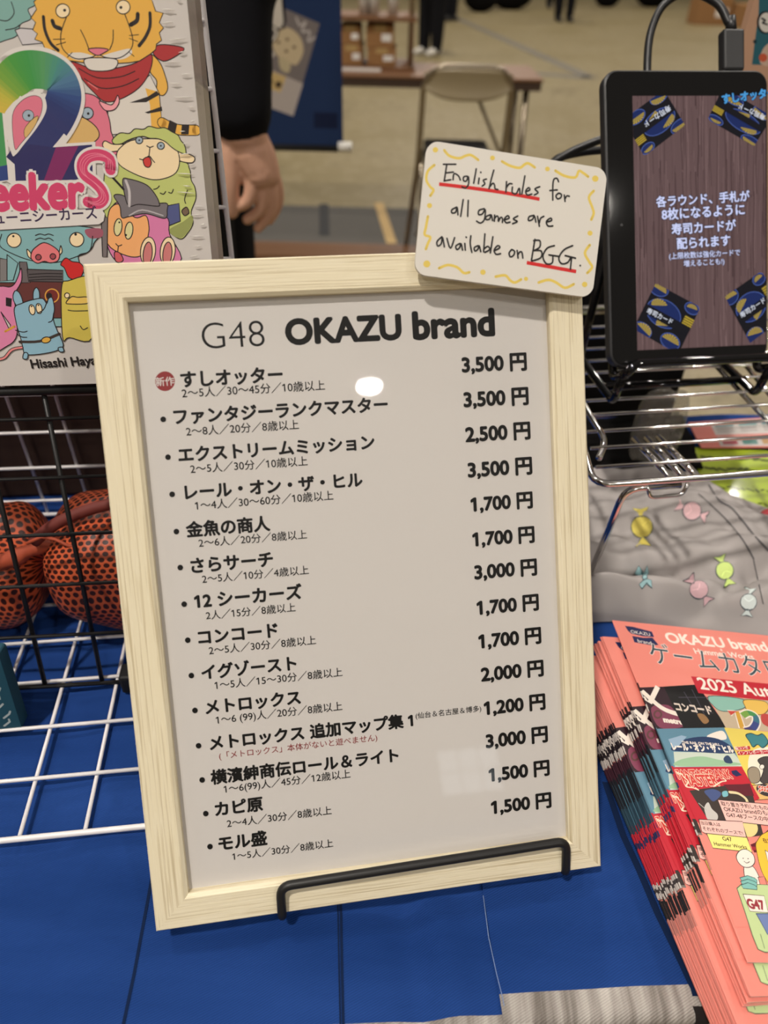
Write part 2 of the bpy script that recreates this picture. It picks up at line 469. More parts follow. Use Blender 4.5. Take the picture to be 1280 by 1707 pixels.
for nm, a, b in (('wall_back', (-40, 45, 0), (40, 45.3, 11)), ('wall_front', (-40, -30.3, 0), (40, -30, 11)), ('wall_left', (-40.3, -30, 0), (-40, 45, 11)), ('wall_right', (40, -30, 0), (40.3, 45, 11))):
    tag(MB().box(a, b).build(nm, 'hall_wall'), kind='structure')
wn = MB().box((10.0, -30.0, 2.9), (12.9, -29.9, 4.85)).build('added_window_1', 'black_plastic'); tag(wn, kind='structure')  # unseen lit window, added so the cover sheet reflects pale patches
for i in range(3):
    for j in range(2): MB().box((10.1 + 0.93 * i, -29.9, 3.0 + 0.92 * j), (10.95 + 0.93 * i, -29.87, 3.85 + 0.92 * j)).build('pane', 'reflection_glow', wn)

for i, (x, y, z, k) in enumerate(LAMPS):
    t = thing('hall_lamp', 'round high bay lamp hanging over the hall floor', 'lamp', (x, y, z), group='high bay lamps')
    MB().tube([(x, y, z - 0.0), (x, y, z + 0.12), (x, y, z + 0.3)], [0.30, 0.28, 0.10], 20).build('housing', 'lamp_shell', t)
    MB().tube([(x, y, z - 0.02), (x, y, z - 0.005)], 0.19, 24).build('lens', 'lamp_glow', t)
    ld = bpy.data.lights.new('lamp_light', 'AREA'); ld.shape = 'DISK'; ld.size = 0.40; ld.energy = LAMP_W * k; ld.color = (1, 0.93, 0.84)
    lo = bpy.data.objects.new('lamp_light', ld); COL.objects.link(lo); lo.location = (x, y, z - 0.05)
    lo.parent = t; lo.matrix_parent_inverse = t.matrix_world.inverted()

# ================================================================== THE TABLE AND ITS CLOTHS
E1 = V((cos(radians(4.0)), sin(radians(4.0)), 0)); E2 = V((-E1.y, E1.x, 0))
T0 = tab(845, 1668); T0.z = 0
def tloc(p): q = V((p[0], p[1], 0)) - T0; return q.dot(E1), q.dot(E2)
def tw(s, t, z): p = T0 + E1 * s + E2 * t; return V((p.x, p.y, z))
DEEP = 0.566
t = thing('folding_table', 'folding table under the blue cloths at the front', 'table', tw(0, 0.3, 0), radians(4))
mb = MB(); P = [tw(s, q, z) for z in (TZ - 0.038, TZ - 0.0095) for s, q in ((-1.0, 0.012), (0.75, 0.012), (0.75, DEEP), (-1.0, DEEP))]
mb.add(P, [(3, 2, 1, 0), (4, 5, 6, 7), (0, 1, 5, 4), (1, 2, 6, 5), (2, 3, 7, 6), (3, 0, 4, 7)]).build('table_top', 'brown_laminate', t)
for s in (-0.93, 0.68):
    for q in (0.06, DEEP - 0.06): MB().tube([tw(s, q, 0), tw(s, q, TZ - 0.037)], 0.013).build('leg', 'steel_tube', t)
def folds(s, q, k):
    z = 0.0009 * sin(s * 60 + 9 * q + k) + 0.0008 * sin(s * 23 - 14 * q + 2 * k)
    for c, w, a in ((-0.115, 0.016, 0.0026), (-0.052, 0.009, -0.0036), (-0.034, 0.010, 0.0036), (0.055, 0.018, 0.0022), (-0.22, 0.02, 0.0018), (0.095, 0.008, -0.002)):
        d = (s - c + 0.12 * (q - 0.1)) / w; z += a * math.exp(-d * d) * (1.0 if q < 0.25 else 0.3)
    return TZ - 0.0044 + 0.9 * z
BR_ = 0.007
def make_cloth(name, s0, s1, edge, label, k, lift=0.0):
    mb = MB(); NS = int((s1 - s0) / 0.006); prof = []
    q = DEEP + 0.004
    while q > 0.012: prof.append((q, None)); q -= 0.012 if q > 0.26 else 0.006
    for a in range(0, 91, 15): prof.append((0.012 - BR_ * sin(radians(a)), BR_ - BR_ * cos(radians(a))))
    for d in (0.03, 0.05, 0.1, 0.15, 0.2, 0.3, 0.4): prof.append((0.012 - BR_, d))
    nq = len(prof); vs = []; fs = []; mi = []
    for i in range(NS + 1):
        s = s0 + (s1 - s0) * i / NS
        for q, d in prof:
            if d is None: vs.append(tw(s, q + edge, folds(s, q, k) + lift))
            else:
                hang = max(0, d - BR_); out = 0.004 * sin(s * 45 + k) * min(1, hang * 8)
                vs.append(tw(s, q + edge - 0.002 - out, folds(s, 0.012, k) + lift - d))
    for i in range(NS):
        for j in range(nq - 1):
            fs.append((i * nq + j, i * nq + j + 1, (i + 1) * nq + j + 1, (i + 1) * nq + j))
            mi.append(0 if prof[j + 1][1] is None else 1)
    o = mesh(name, vs, fs, ['blue_twill', 'grey_twill', 'plank_gap', 'grey_gap', 'pale_thread'], None, True, mi)
    # printed plank gaps follow the cloth
    def line(pts, w, m2, ext=None):
        L = []
        for a, b in zip(pts[:-1], pts[1:]):
            for j in range(12): L.append((a[0] + (b[0] - a[0]) * j / 12, a[1] + (b[1] - a[1]) * j / 12))
        L.append(pts[-1]); bv = []; 
        for p in L:
            P = tab(*p); s, q = tloc(P); q -= edge
            if q < 0.0124: continue
            bv.append((s, q))
        me = o.data; base = [tuple(v.co) for v in me.vertices]; F = [tuple(p.vertices) for p in me.polygons]; MI = [p.material_index for p in me.polygons]
        b0 = len(base)
        for s, q in bv:
            for e in (-w / 2, w / 2): base.append(tuple(tw(s + e, q + edge, folds(s + e, q, k) + lift + 0.0004)))
        for j in range(len(bv) - 1):
            F.append((b0 + 2 * j, b0 + 2 * j + 1, b0 + 2 * j + 3, b0 + 2 * j + 2)); MI.append(m2)
        if ext:                                   # the same gap running down the hanging grey part
            b1 = len(base)
            for d, ds in ext:
                for e in (-w * 0.9, w * 0.9):
                    s = bv[-1][0] + ds + e; hang = max(0, d - BR_); out = 0.004 * sin(s * 45 + k) * min(1, hang * 8)
                    a = min(90, d / 0.010 * 90) if d < 0.012 else 90
                    qq = 0.012 - BR_ * sin(radians(a)); dz = BR_ - BR_ * cos(radians(a)) if d < 0.012 else d
                    base.append(tuple(tw(s, qq + edge - 0.0026 - out, folds(s, 0.012, k) + lift - dz + (0.0005 if d < 0.012 else 0))))
            for j in range(len(ext) - 1): F.append((b1 + 2 * j, b1 + 2 * j + 1, b1 + 2 * j + 3, b1 + 2 * j + 2)); MI.append(3)
        n = bpy.data.meshes.new(name); n.from_pydata(base, [], F)
        for x in ('blue_twill', 'grey_twill', 'plank_gap', 'grey_gap', 'pale_thread'): n.materials.append(MATS[x])
        n.polygons.foreach_set('material_index', MI); n.polygons.foreach_set('use_smooth', [True] * len(F)); o.data = n
    tag(o, label, 'tablecloth')
    return line
l1 = make_cloth('tablecloth', -0.95, 0.012, -0.0228, 'blue twill tablecloth printed with dark plank gaps under the white wire grid', 0.4)
l1([(262, 1400), (246, 1490), (222, 1620), (203, 1709)], 0.0016, 2)
l1([(566, 1440), (568, 1515), (570, 1620), (572, 1705)], 0.0014, 2)
l1([(561, 1440), (563, 1515), (565, 1620), (567, 1705)], 0.0008, 2)
l2 = make_cloth('tablecloth', -0.003, 0.62, -0.0145, 'blue twill tablecloth with grey plank printed front edge under the catalogue stack', 0.4, 0.0016)
l2([(1010, 1300), (1040, 1390), (1068, 1450), (1098, 1520), (1128, 1580), (1152, 1630), (1160, 1645), (1164, 1660)], 0.0042, 2, [(0.001, 0.0), (0.004, 0.0005), (0.008, 0.0008), (0.0105, 0.0005), (0.03, -0.004), (0.05, -0.008), (0.1, -0.012), (0.3, -0.012)])
l2([(806, 1490), (815, 1560), (828, 1620), (838, 1660), (842, 1680)], 0.0004, 4)

# ================================================================== THE FRAMED PRICE LIST
BLf, BRf, TLf = CAM + V((-0.1113, 0.1455, -0.3992)), CAM + V((0.1255, 0.184, -0.3981)), CAM + V((-0.1426, 0.3233, -0.1197))
FP = Plane(BLf, BRf - BLf, TLf - BLf); FWD, FHT, RW = 0.24, 0.3328, 0.0176
fr = thing('picture_frame', 'pale wood picture frame holding the black on white game price list', 'picture frame', (BLf + BRf) / 2, radians(9.2))
prof = [(0, -0.015), (0, -0.0008), (0.0008, 0), (0.0158, 0), (RW, -0.0014), (RW, -0.0052), (0.011, -0.0052), (0.011, -0.015)]
def rail(L, o, h, v, k, lab):
    vs = []; n = len(prof); ofs = 3.1 * k
    for y, w in prof: vs.append((y + ofs, y, w))
    for y, w in prof: vs.append((L - y + ofs, y, w))
    fs = [(i, i + n, (i + 1) % n + n, (i + 1) % n) for i in range(n)] + [tuple(range(n)), tuple(range(2 * n - 1, n - 1, -1))]
    m = Matrix((h, v, h.cross(v))).transposed().to_4x4(); m.translation = o - h * ofs
    return mesh('rail', vs, fs, 'pale_ash', fr, False, None, 0, m)
TRf = FP.at(FWD, FHT); TLp = FP.at(0, FHT); BRp = FP.at(FWD, 0)
rail(FWD, FP.o, FP.h, FP.v, 0, 'bottom'); rail(FHT, BRp, FP.v, -FP.h, 1, 'right')
rail(FWD, TRf, -FP.h, -FP.v, 2, 'top'); rail(FHT, TLp, -FP.v, FP.h, 3, 'left')
PP = FP.shifted(-0.0052)
pr = Print(PP)
INK = C(10, 9, 9); RED = C(140, 52, 54); PAPER = (0.63, 0.60, 0.575, 1)
B = 0.039
pr.text('G48', (338, 582), 442, INK, 0.0, thin=0.014)
pr.text('OKAZU', (479, 573.5), 668, INK, 0.045, base=True); pr.text('brand', (691, 564.5), 823, INK, 0.045, base=True)
pr.circle((275, 635.5), 16.5, RED); pr.text('新作', (260, 644), 291, PAPER, 0.015)
rows = [('すしオッター', 303, 646, 471), ('ファンタジーランクマスター', 291.5, 708, 646), ('エクストリームミッション', 299, 771, 624),
        ('レール・オン・ザ・ヒル', 310, 833, 604), ('金魚の商人', 312, 896, 450), ('さらサーチ', 320, 955, 455), ('12 シーカーズ', 326, 1014, 503),
        ('コンコード', 332, 1074, 463), ('イグゾースト', 337.6, 1133, 494), ('メトロックス', 344, 1191, 501), ('メトロックス 追加マップ集 1', 351, 1251, 688),
        ('横濱紳商伝ロール＆ライト', 353, 1308, 664), ('カピ原', 360, 1361, 438), ('モル盛', 366, 1418, 445)]
for s, x, y, xe in rows: pr.text(s, (x, y), xe, INK, B)
subs = [('2～5人／30～45分／10歳以上', 304, 664, 542), ('2～8人／20分／8歳以上', 311, 727.6, 498.5), ('2～5人／30分／10歳以上', 318, 790, 513),
        ('1～4人／30～60分／10歳以上', 326, 851, 556), ('2～6人／20分／8歳以上', 332, 913, 512), ('2～5人／10分／4歳以上', 337.6, 973, 515),
        ('2人／15分／8歳以上', 344, 1033.5, 493), ('2～5人／30分／8歳以上', 349, 1092, 527), ('1～5人／15～30分／8歳以上', 358.6, 1150, 571),
        ('1～6 (99)人／20分／8歳以上', 361, 1210, 571), ('1～6(99)人／45分／12歳以上', 374, 1325, 584.5), ('2～4人／30分／8歳以上', 379, 1380, 553), ('1～5人／30分／8歳以上', 388, 1434.6, 555.5)]
for s, x, y, xe in subs: pr.text(s, (x, y), xe, INK, 0.008)
pr.text('(仙台＆名古屋＆博多)', (693, 1200), 802, INK, 0.008)
pr.text('(「メトロックス」本体がないと遊べません)', (366, 1268), 629, RED, 0.004)
for q in ((272, 699), (280, 762), (287, 824), (294, 886), (300.5, 946), (307, 1007), (313, 1067), (319, 1126), (325, 1184), (331, 1243), (337, 1300), (343, 1356), (350, 1411)):
    pr.circle(q, 4.7, INK)
for s, x, y, xe in (('3,500 円', 771, 620, 877), ('3,500 円', 774, 678, 880), ('2,500 円', 777, 736, 883), ('3,500 円', 781, 795, 886), ('1,700 円', 786, 852, 887),
                    ('1,700 円', 789, 910, 890), ('3,000 円', 792, 965, 894), ('1,700 円', 796, 1024, 897), ('1,700 円', 799, 1080, 901), ('2,000 円', 803, 1135, 905),
                    ('1,200 円', 808, 1191, 908), ('3,000 円', 811, 1246, 912), ('1,500 円', 816, 1302, 915), ('1,500 円', 820, 1356, 918)):
    pr.text(s, (x, y), xe, INK, B, base=True)
sv, sf = slab(0.012, 0.012, FWD - 0.012, FHT - 0.012, 0.0008)
pr.build('price_sheet', 'paper_print', fr, (sv, sf, [PAPER] * len(sf)))
v, f = slab(0.0115, 0.0115, FWD - 0.0115, FHT - 0.0115, 0.001)
mesh('cover_sheet', v, f, 'clear_acrylic', fr, world=PP.shifted(0.0030).matrix())
v, f = slab(0.0115, 0.0115, FWD - 0.0115, FHT - 0.0115, 0.005)
mesh('backing_board', v, f, 'backing', fr, world=PP.shifted(-0.0015).matrix())

# black wire easel that carries the frame
EP = FP.shifted(0.0035)
ea = thing('wire_easel', 'black wire easel whose front bar holds the pale frame', 'easel', (FP.at(0.12, 0).x, FP.at(0.12, 0).y, TZ), radians(9.2))
def ep(q): u, w = EP.uv(q); return EP.at(u, w)
a, b, c, d = ep((470, 1530)), ep((467, 1478)), ep((944, 1402)), ep((946, 1452))
BK = V((-sin(radians(9.2)), cos(radians(9.2)), 0)); r = 0.0024
a.z = min(a.z, BLf.z - 0.0016); d.z = min(d.z, BRf.z - 0.0016)
def foot(p, k): q = p + BK * k; return V((q.x, q.y, TZ + 0.0006))
ua, ud = a + BK * 0.030, d + BK * 0.030
MB().tube(fillet([foot(a, 0.21), foot(a, 0.036), ua, a, b, c, d, ud, foot(d, 0.036), foot(d, 0.21)], 0.006, 6), r, 12).build('front_bar', 'black_coating', ea, True)
k0, k1 = FP.at(0.062, 0.20, -0.020), FP.at(0.190, 0.20, -0.020)
MB().tube(fillet([foot(a, 0.21), k0, k1, foot(d, 0.21)], 0.008, 5), r, 10).build('back_support', 'black_coating', ea, True)

# handwritten card on the frame's corner
HP = FP.shifted(0.0075)
hp = Print(HP); K = 0.265625
u0 = [HP.uv(q) for q in ((711, 233), (1009, 281), (991, 497), (691, 457))]
cu = sum(p[0] for p in u0) / 4; cv = sum(p[1] for p in u0) / 4
hx = V((u0[1][0] - u0[0][0] + u0[2][0] - u0[3][0], u0[1][1] - u0[0][1] + u0[2][1] - u0[3][1])); cw = hx.length / 2; hx.normalize()
ch = (V(u0[0]) - V(u0[3])).length / 2 + (V(u0[1]) - V(u0[2])).length / 2
CP = Plane(HP.at(cu, cv), HP.h * hx.x + HP.v * hx.y, HP.v * hx.x - HP.h * hx.y)
hp = Print(CP); hp.view(K, 680, 220)
PEN = C(38, 36, 36); YEL = C(222, 196, 96); RD = C(206, 44, 44)
for s in ([(228, 115), (260, 150), (320, 165), (360, 150), (395, 145), (440, 175)], [(590, 185), (640, 212), (700, 225), (730, 205), (755, 197), (795, 222)],
          [(925, 243), (980, 275), (1050, 285), (1072, 245), (1100, 258), (1130, 280)], [(165, 208), (125, 245), (115, 300), (140, 345), (160, 365), (140, 400)],
          [(125, 530), (112, 600), (105, 645), (140, 660), (125, 700), (112, 735)], [(195, 855), (250, 835), (310, 850), (350, 885), (385, 880)],
          [(550, 908), (610, 900), (640, 930), (670, 945), (710, 925)], [(820, 945), (880, 928), (930, 945), (985, 978), (1040, 955)],
          [(1165, 370), (1135, 410), (1155, 470), (1165, 510), (1150, 550)], [(1140, 710), (1110, 760), (1140, 820), (1155, 850), (1125, 885)]):
    hp.stroke(s, 17, YEL)
for q, r_ in (((172, 112), 17), ((530, 163), 15), ((875, 232), 15), ((1175, 293), 20), ((135, 462), 16), ((118, 828), 22), ((470, 880), 17), ((740, 922), 13), ((1108, 957), 17), ((1142, 635), 16)):
    hp.circle(q, r_, YEL)
hp.stroke([(195, 327), (400, 352), (620, 384), (825, 422)], 22, RD, tip=False); hp.stroke([(745, 820), (900, 848), (1055, 876)], 22, RD, tip=False)
HW = [[(222, 203), (300, 203)], [(243, 206), (228, 302)], [(234, 258), (284, 252)], [(226, 308), (268, 300)],
      [(283, 300), (286, 268), (296, 262), (318, 278), (328, 302)], [(372, 278), (350, 282), (348, 305), (366, 308), (378, 280), (380, 325), (362, 352), (338, 345)],
      [(428, 232), (412, 322)], [(446, 290), (441, 325)], [(456, 252), (457, 255)], [(492, 296), (472, 304), (482, 325), (465, 340)],
      [(538, 240), (524, 290), (508, 356)], [(512, 345), (532, 322), (543, 334), (546, 356), (564, 362)],
      [(618, 312), (614, 378)], [(616, 352), (634, 326), (652, 326)], [(655, 346), (654, 380), (678, 388), (698, 352), (702, 392)], [(733, 276), (714, 390)],
      [(738, 376), (764, 364), (756, 350), (738, 372), (748, 396), (776, 390)], [(826, 344), (796, 358), (816, 380), (792, 396)],
      [(944, 312), (934, 292), (914, 300), (908, 350), (908, 428)], [(890, 368), (936, 364)], [(945, 384), (928, 400), (938, 420), (958, 412), (962, 392), (945, 384)],
      [(980, 396), (985, 436)], [(985, 420), (996, 402), (1012, 404)],
      [(305, 472), (276, 488), (275, 508), (298, 504), (308, 474), (313, 520)], [(346, 425), (330, 530)], [(378, 430), (374, 530)],
      [(478, 482), (446, 492), (442, 518), (466, 515), (484, 486), (480, 546), (456, 572), (430, 560)], [(516, 520), (490, 532), (490, 550), (512, 546), (522, 520), (530, 556)],
      [(543, 522), (541, 560)], [(541, 548), (556, 528), (567, 538), (566, 562), (582, 536), (593, 546), (592, 568)], [(604, 552), (634, 541), (625, 526), (605, 546), (615, 570), (640, 566)],
      [(688, 528), (660, 546), (686, 562), (656, 576)], [(790, 524), (760, 532), (756, 556), (780, 550), (793, 528), (802, 566)], [(812, 530), (824, 592)], [(824, 570), (832, 542), (852, 530)],
      [(868, 566), (900, 556), (894, 541), (868, 562), (878, 590), (908, 590)],
      [(212, 658), (182, 688), (186, 716), (208, 702), (216, 662), (228, 722)], [(244, 668), (266, 730), (292, 664)], [(326, 700), (300, 716), (306, 738), (324, 726), (332, 700), (342, 742)],
      [(356, 700), (359, 742)], [(364, 660), (366, 662)], [(394, 652), (390, 700), (400, 756)], [(440, 714), (416, 726), (420, 748), (438, 736), (446, 714), (456, 752)],
      [(482, 640), (474, 752)], [(476, 735), (500, 718), (512, 738), (482, 756)], [(532, 658), (516, 760)], [(542, 746), (576, 726), (562, 714), (540, 742), (552, 768), (580, 764)],
      [(650, 738), (634, 760), (642, 784), (662, 774), (668, 750), (650, 738)], [(684, 744), (690, 792)], [(690, 770), (700, 754), (714, 756), (720, 792)],
      [(796, 674), (774, 806)], [(788, 682), (826, 682), (826, 722), (792, 744)], [(792, 744), (836, 748), (832, 790), (776, 810)],
      [(918, 714), (872, 730), (846, 780), (866, 826), (904, 822), (908, 778)], [(884, 772), (940, 780)], [(1032, 714), (978, 740), (946, 790), (962, 826), (1000, 820), (1020, 790)],
      [(986, 776), (1050, 792)], [(1026, 786), (1018, 862)], [(1079, 838), (1080, 839)]]
for s in HW: hp.stroke(s, 10.5, PEN)
ct = thing('message_card', 'white handwritten card with yellow squiggle border at frame corner', 'card', CP.at(0, -ch / 2), radians(9.2))
sv, sf = slab(-cw / 2, -ch / 2, cw / 2, ch / 2, 0.0022, 0.006, 8)
hp.build('card', 'card_print', ct, (sv, sf, [(0.69, 0.655, 0.60, 1)] * len(sf)))
v, f = slab(-0.012, -0.006, 0.012, 0.006, 0.0054)
q = HP.uv((850, 440)); mesh('adhesive_pad', v, f, 'white_paper', ct, world=Plane(HP.at(q[0], q[1], -0.0021), FP.h, FP.v).matrix())

# ================================================================== LEFT: WIRE RACK, GRIDS, BAGS, GAME BOX
YW = radians(6); AL = radians(15)
A0 = tab(23, 1153); LH = V((cos(YW), sin(YW), 0)); LB = V((-sin(YW), cos(YW), 0)); LV = V((0, 0, 1)) * cos(AL) + LB * sin(AL)
LP = Plane(A0, LH, LV)
rk = thing('wire_rack', 'black wire rack with leaning front panel carrying the illustrated game box', 'rack', A0, YW)
TOP = 0.2105; H0, H1 = -0.17, 0.0985
def rod(name, pts, r, mt, parent, n=8): return MB().tube(pts, r, n).build(name, mt, parent, True)
rod('frame_bar', [LP.at(H0, TOP), LP.at(H1, TOP)], 0.0027, 'black_coating', rk)
rod('frame_bar', [LP.at(H0, 0.003), LP.at(H1, 0.003)], 0.0016, 'black_coating', rk)
for h in (H0, H1): rod('frame_bar', [LP.at(h, 0.003), LP.at(h, TOP)], 0.0026, 'black_coating', rk)
for v in (0.0445, 0.083, 0.119, 0.157, 0.194): rod('wire', [LP.at(H0, v, 0.001), LP.at(H1, v, 0.001)], 0.0012, 'black_coating', rk)
for k in range(-4, 2): rod('wire', [LP.at(0.0598 + 0.0385 * k, 0.003, -0.001), LP.at(0.0598 + 0.0385 * k, TOP, -0.001)], 0.0016, 'black_coating', rk)
for k in range(6):
    h = H0 + 0.01 + k * 0.05; rod('shelf_wire', [LP.at(h, TOP, -0.001), LP.at(h, TOP, -0.058)], 0.0014, 'black_coating', rk)
q0, q1 = LP.at(H0, TOP, -0.058), LP.at(H1, TOP, -0.058)
rod('shelf_wire', [q0, q1], 0.002, 'black_coating', rk)
for q in (q0, q1): rod('leg', [q, V((q.x, q.y + 0.036, TZ))], 0.0024, 'black_coating', rk)
fp = LP.at(0.0865, 0.0, 0.0)
m = Matrix.Rotation(YW, 4, 'Z'); m.translation = V((fp.x, fp.y, TZ - 0.001))
MB().box((-0.012, -0.007, 0), (0.018, 0.007, 0.017), mtx=m).build('foot_cap', 'black_matte', rk, bevel=0.002)

def wire_grid(label, o, e1, e2, us, vs, u0, u1, v0, v1, rb=0.0018, rw=0.0013, n=None, loc=None):
    g = thing('wire_grid', label, 'wire grid', loc or o, 0)
    MB().tube(fillet([o + e1 * u0 + e2 * v0, o + e1 * u1 + e2 * v0, o + e1 * u1 + e2 * v1, o + e1 * u0 + e2 * v1], 0.006, 4, True), rb, 10, closed=True).build('border_wire', 'white_coating', g, True)
    for u in us: rod('wire', [o + e1 * u + e2 * v0 - n * rw * 0.9, o + e1 * u + e2 * v1 - n * rw * 0.9], rw, 'white_coating', g)
    for v in vs: rod('wire', [o + e1 * u0 + e2 * v + n * rw * 0.9, o + e1 * u1 + e2 * v + n * rw * 0.9], rw, 'white_coating', g)
    return g
G0 = tab(31.9, 1401.7); G0.z = TZ + 0.0022
ga = radians(7.6); g1 = V((cos(ga), sin(ga), 0)); g2 = V((-sin(ga), cos(ga), 0)); CELL = 0.0368
ZU = V((0, 0, 1))
wire_grid('white coated wire grid lying flat on the blue cloth', G0, g1, g2, [CELL * i for i in range(-3, 3)], [0.0374 * j for j in range(1, 6)], -4 * CELL, 3 * CELL, 0, 6 * 0.0374, n=ZU)
# upright white grid at the back
WB = Plane(V((0.0, 0.509, TZ)) + V((-0.114, 0, 0)), LH, ZU)
wire_grid('white coated wire grid standing upright behind the game box', WB.o, LH, ZU, [-0.0378 * i for i in range(1, 9)], [0.0187 + 0.0352 * j for j in range(0, 11)], -0.345, 0.0, 0.002, 0.41, n=-LB)
# dark storage box behind the grid
m = Matrix.Rotation(YW, 4, 'Z'); m.translation = V((-0.30, 0.574, TZ - 0.004))
sb = thing('storage_box', 'dark brown storage box standing behind the upright white grid', 'box', m.translation, YW)
mat('dark_brown', C(58, 42, 36), 0.8, spec=0.15)
MB().box((-0.17, -0.05, 0), (0.125, 0.06, 0.17), mtx=m).build('body', 'dark_brown', sb, bevel=0.004)
MB().box((-0.174, -0.054, 0.168), (0.129, 0.064, 0.20), mtx=m).build('lid', 'dark_brown', sb, bevel=0.004)

# orange mesh bags
def pillow(name, c, ax, ay, az, yaw, mt, parent, pitch=0.0054, ex=0.75, seed=0):
    NU, NV = 72, 36; vs = []; uvs = []; rnd = random.Random(seed); ph = [rnd.uniform(0, 6) for _ in range(8)]
    def sg(x, e): return math.copysign(abs(x) ** e, x)
    m = Matrix.Rotation(yaw, 3, 'Z')
    for j in range(NV + 1):
        la = -pi / 2 + pi * j / NV
        for i in range(NU + 1):
            lo = 2 * pi * i / NU                    # long axis is x
            x = sg(sin(la), 0.55); y = sg(cos(la), 0.5) * sg(cos(lo), ex); z = sg(cos(la), 0.5) * sg(sin(lo), ex)
            w = 1 + 0.035 * sin(7 * x + ph[0] + 2 * lo) + 0.03 * sin(3 * lo + 5 * x + ph[1]) + 0.018 * sin(13 * x - 3 * lo + ph[2])
            p = m @ V((x * ax, y * ay * w, z * az * w)); vs.append(V(c) + p); uvs.append((x * ax / pitch, lo * (ay + az) / 2 / pitch * 1.02))
    fs = []; W_ = NU + 1
    for j in range(NV):
        for i in range(NU): fs.append((j * W_ + i, j * W_ + i + 1, (j + 1) * W_ + i + 1, (j + 1) * W_ + i))
    o = mesh(name, vs, fs, mt, parent, True)
    l = o.data.uv_layers.new(name='UVMap'); buf = []
    for p in o.data.polygons:
        for vi in p.vertices: buf += list(uvs[vi])
    l.data.foreach_set('uv', buf)
    o.data.flip_normals() if o.data.polygons[len(fs) // 2].normal.dot(o.data.polygons[len(fs) // 2].center - V(c)) < 0 else None
    return o
bc = V((-0.150, 0.388, TZ + 0.052)); BY = radians(6)
b1 = thing('mesh_bag', 'orange honeycomb mesh bag with dark red trim behind the black wire panel', 'bag', (bc.x, bc.y, TZ), BY)
pillow('body', bc, 0.090, 0.050, 0.050, BY, 'orange_mesh', b1, seed=3)
b1m = Matrix.Rotation(BY, 3, 'Z')
def onbag(x, a, k=1.0): return bc + b1m @ V((x, -cos(a) * 0.051 * k, sin(a) * 0.051 * k))
MB().tube(smooth_pts([onbag(x, a, kk) for x, a, kk in ((-0.088, 1.0, 0.9), (-0.07, 1.2, 1.06), (-0.04, 1.35, 1.17), (0.0, 1.4, 1.2), (0.05, 1.35, 1.17), (0.085, 1.1, 1.0))], False, 6), 0.0042, 10).build('trim_strap', 'dark_red_trim', b1, True)
MB().tube([onbag(-0.09 + 0.18 * i / 20, 0.95 + 0.08 * sin(i * 1.3), 1.01) for i in range(21)], 0.0012, 6).build('seam', 'orange_trim', b1, True)
bc2 = V((-0.312, 0.380, TZ + 0.043))
b2 = thing('mesh_bag', 'smaller orange mesh bag with gathered neck at the left edge of the photo', 'bag', (bc2.x, bc2.y, TZ), BY)
pillow('body', bc2, 0.062, 0.046, 0.042, BY, 'orange_mesh', b2, seed=8)
MB().tube(smooth_pts([bc2 + V((0.02, -0.03, 0.034)), bc2 + V((0.05, -0.028, 0.030)), bc2 + V((0.078, -0.022, 0.040)), bc2 + V((0.096, -0.018, 0.036))], False, 6), [0.0085 - 0.00032 * i + 0.0009 * sin(i * 1.7) for i in range(19)], 10).build('neck', 'orange_trim', b2, True)

# teal carton at the left edge
TP = Plane(tab(2, 1232) + V((0, 0.004, 0.002)), (cos(radians(8)), sin(radians(8)), 0), V((0, 0.22, 1)))
tp = Print(TP); TE = C(30, 72, 88)
uR = tp.px((16, 1150))[0]
for k in range(9):
    x0 = uR - 0.006 - 0.0005 * k + 0.002 * sin(k * 2.1); y0 = 0.005 + k * 0.0065
    tp.uvstroke([(x0 - 0.004, y0), (x0, y0 + 0.003), (x0 + 0.001 * (k % 3), y0 + 0.005)], 0.0014, C(170, 180, 180))
    tp.uvstroke([(x0 - 0.010, y0 + 0.002), (x0 - 0.007, y0 + 0.005), (x0 - 0.010, y0 + 0.006)], 0.0013, C(170, 180, 180))
sv, sf = slab(-0.09, 0.0, uR, 0.062, 0.012, 0.002, 3)
tc = thing('carton', 'teal carton with white lettering at the left photo edge', 'box', TP.o, radians(8))
tp.build('body', 'paper_print', tc, (sv, sf, [TE] * len(sf)))

# ------------------------------------------------------------------ the illustrated game box
BV = 0.2140
BP = Plane(LP.at(0, BV + 0.0006, 0.003), LH, LV)
bu1 = BP.uv((353, 431))[0]; bu0 = bu1 - 0.212; bvt = 0.232
gb = thing('game_box', 'shrink wrapped board game box with cartoon animals and rainbow numeral', 'game box', BP.at((bu0 + bu1) / 2, 0, -0.02), YW)
bp = Print(BP); bp.clipbox = (bu0, bu1, 0.0, bvt)
OL = C(46, 40, 42); kk = 1.0
def cc(r, g, b): return C(r, g, b, 1.32)
FACE = cc(190, 184, 180); CR = cc(226, 204, 166); EYE = cc(150, 165, 178)
bp.view(0.3125, 0, 0)
OW = 5.4
TEAL = cc(120, 160, 154); TIG = cc(214, 164, 74); WHT = cc(205, 198, 190); RS = cc(160, 52, 54); PK = cc(206, 112, 132); DK = C(52, 46, 46)
# curly teal animal, top left
bp.poly([(-120, -80), (180, -80), (190, 20), (150, 50), (165, 100), (110, 130), (90, 190), (30, 215), (-60, 240), (-120, 200)], TEAL, True, OL, OW)
bp.stroke([(60, 10), (75, 70), (40, 110), (-10, 105)], OW, OL); bp.stroke([(110, 130), (80, 150), (30, 160)], OW, OL)
bp.poly([(80, 160), (110, 150), (230, 160), (230, 230), (120, 240)], cc(190, 185, 188), False, OL, OW)
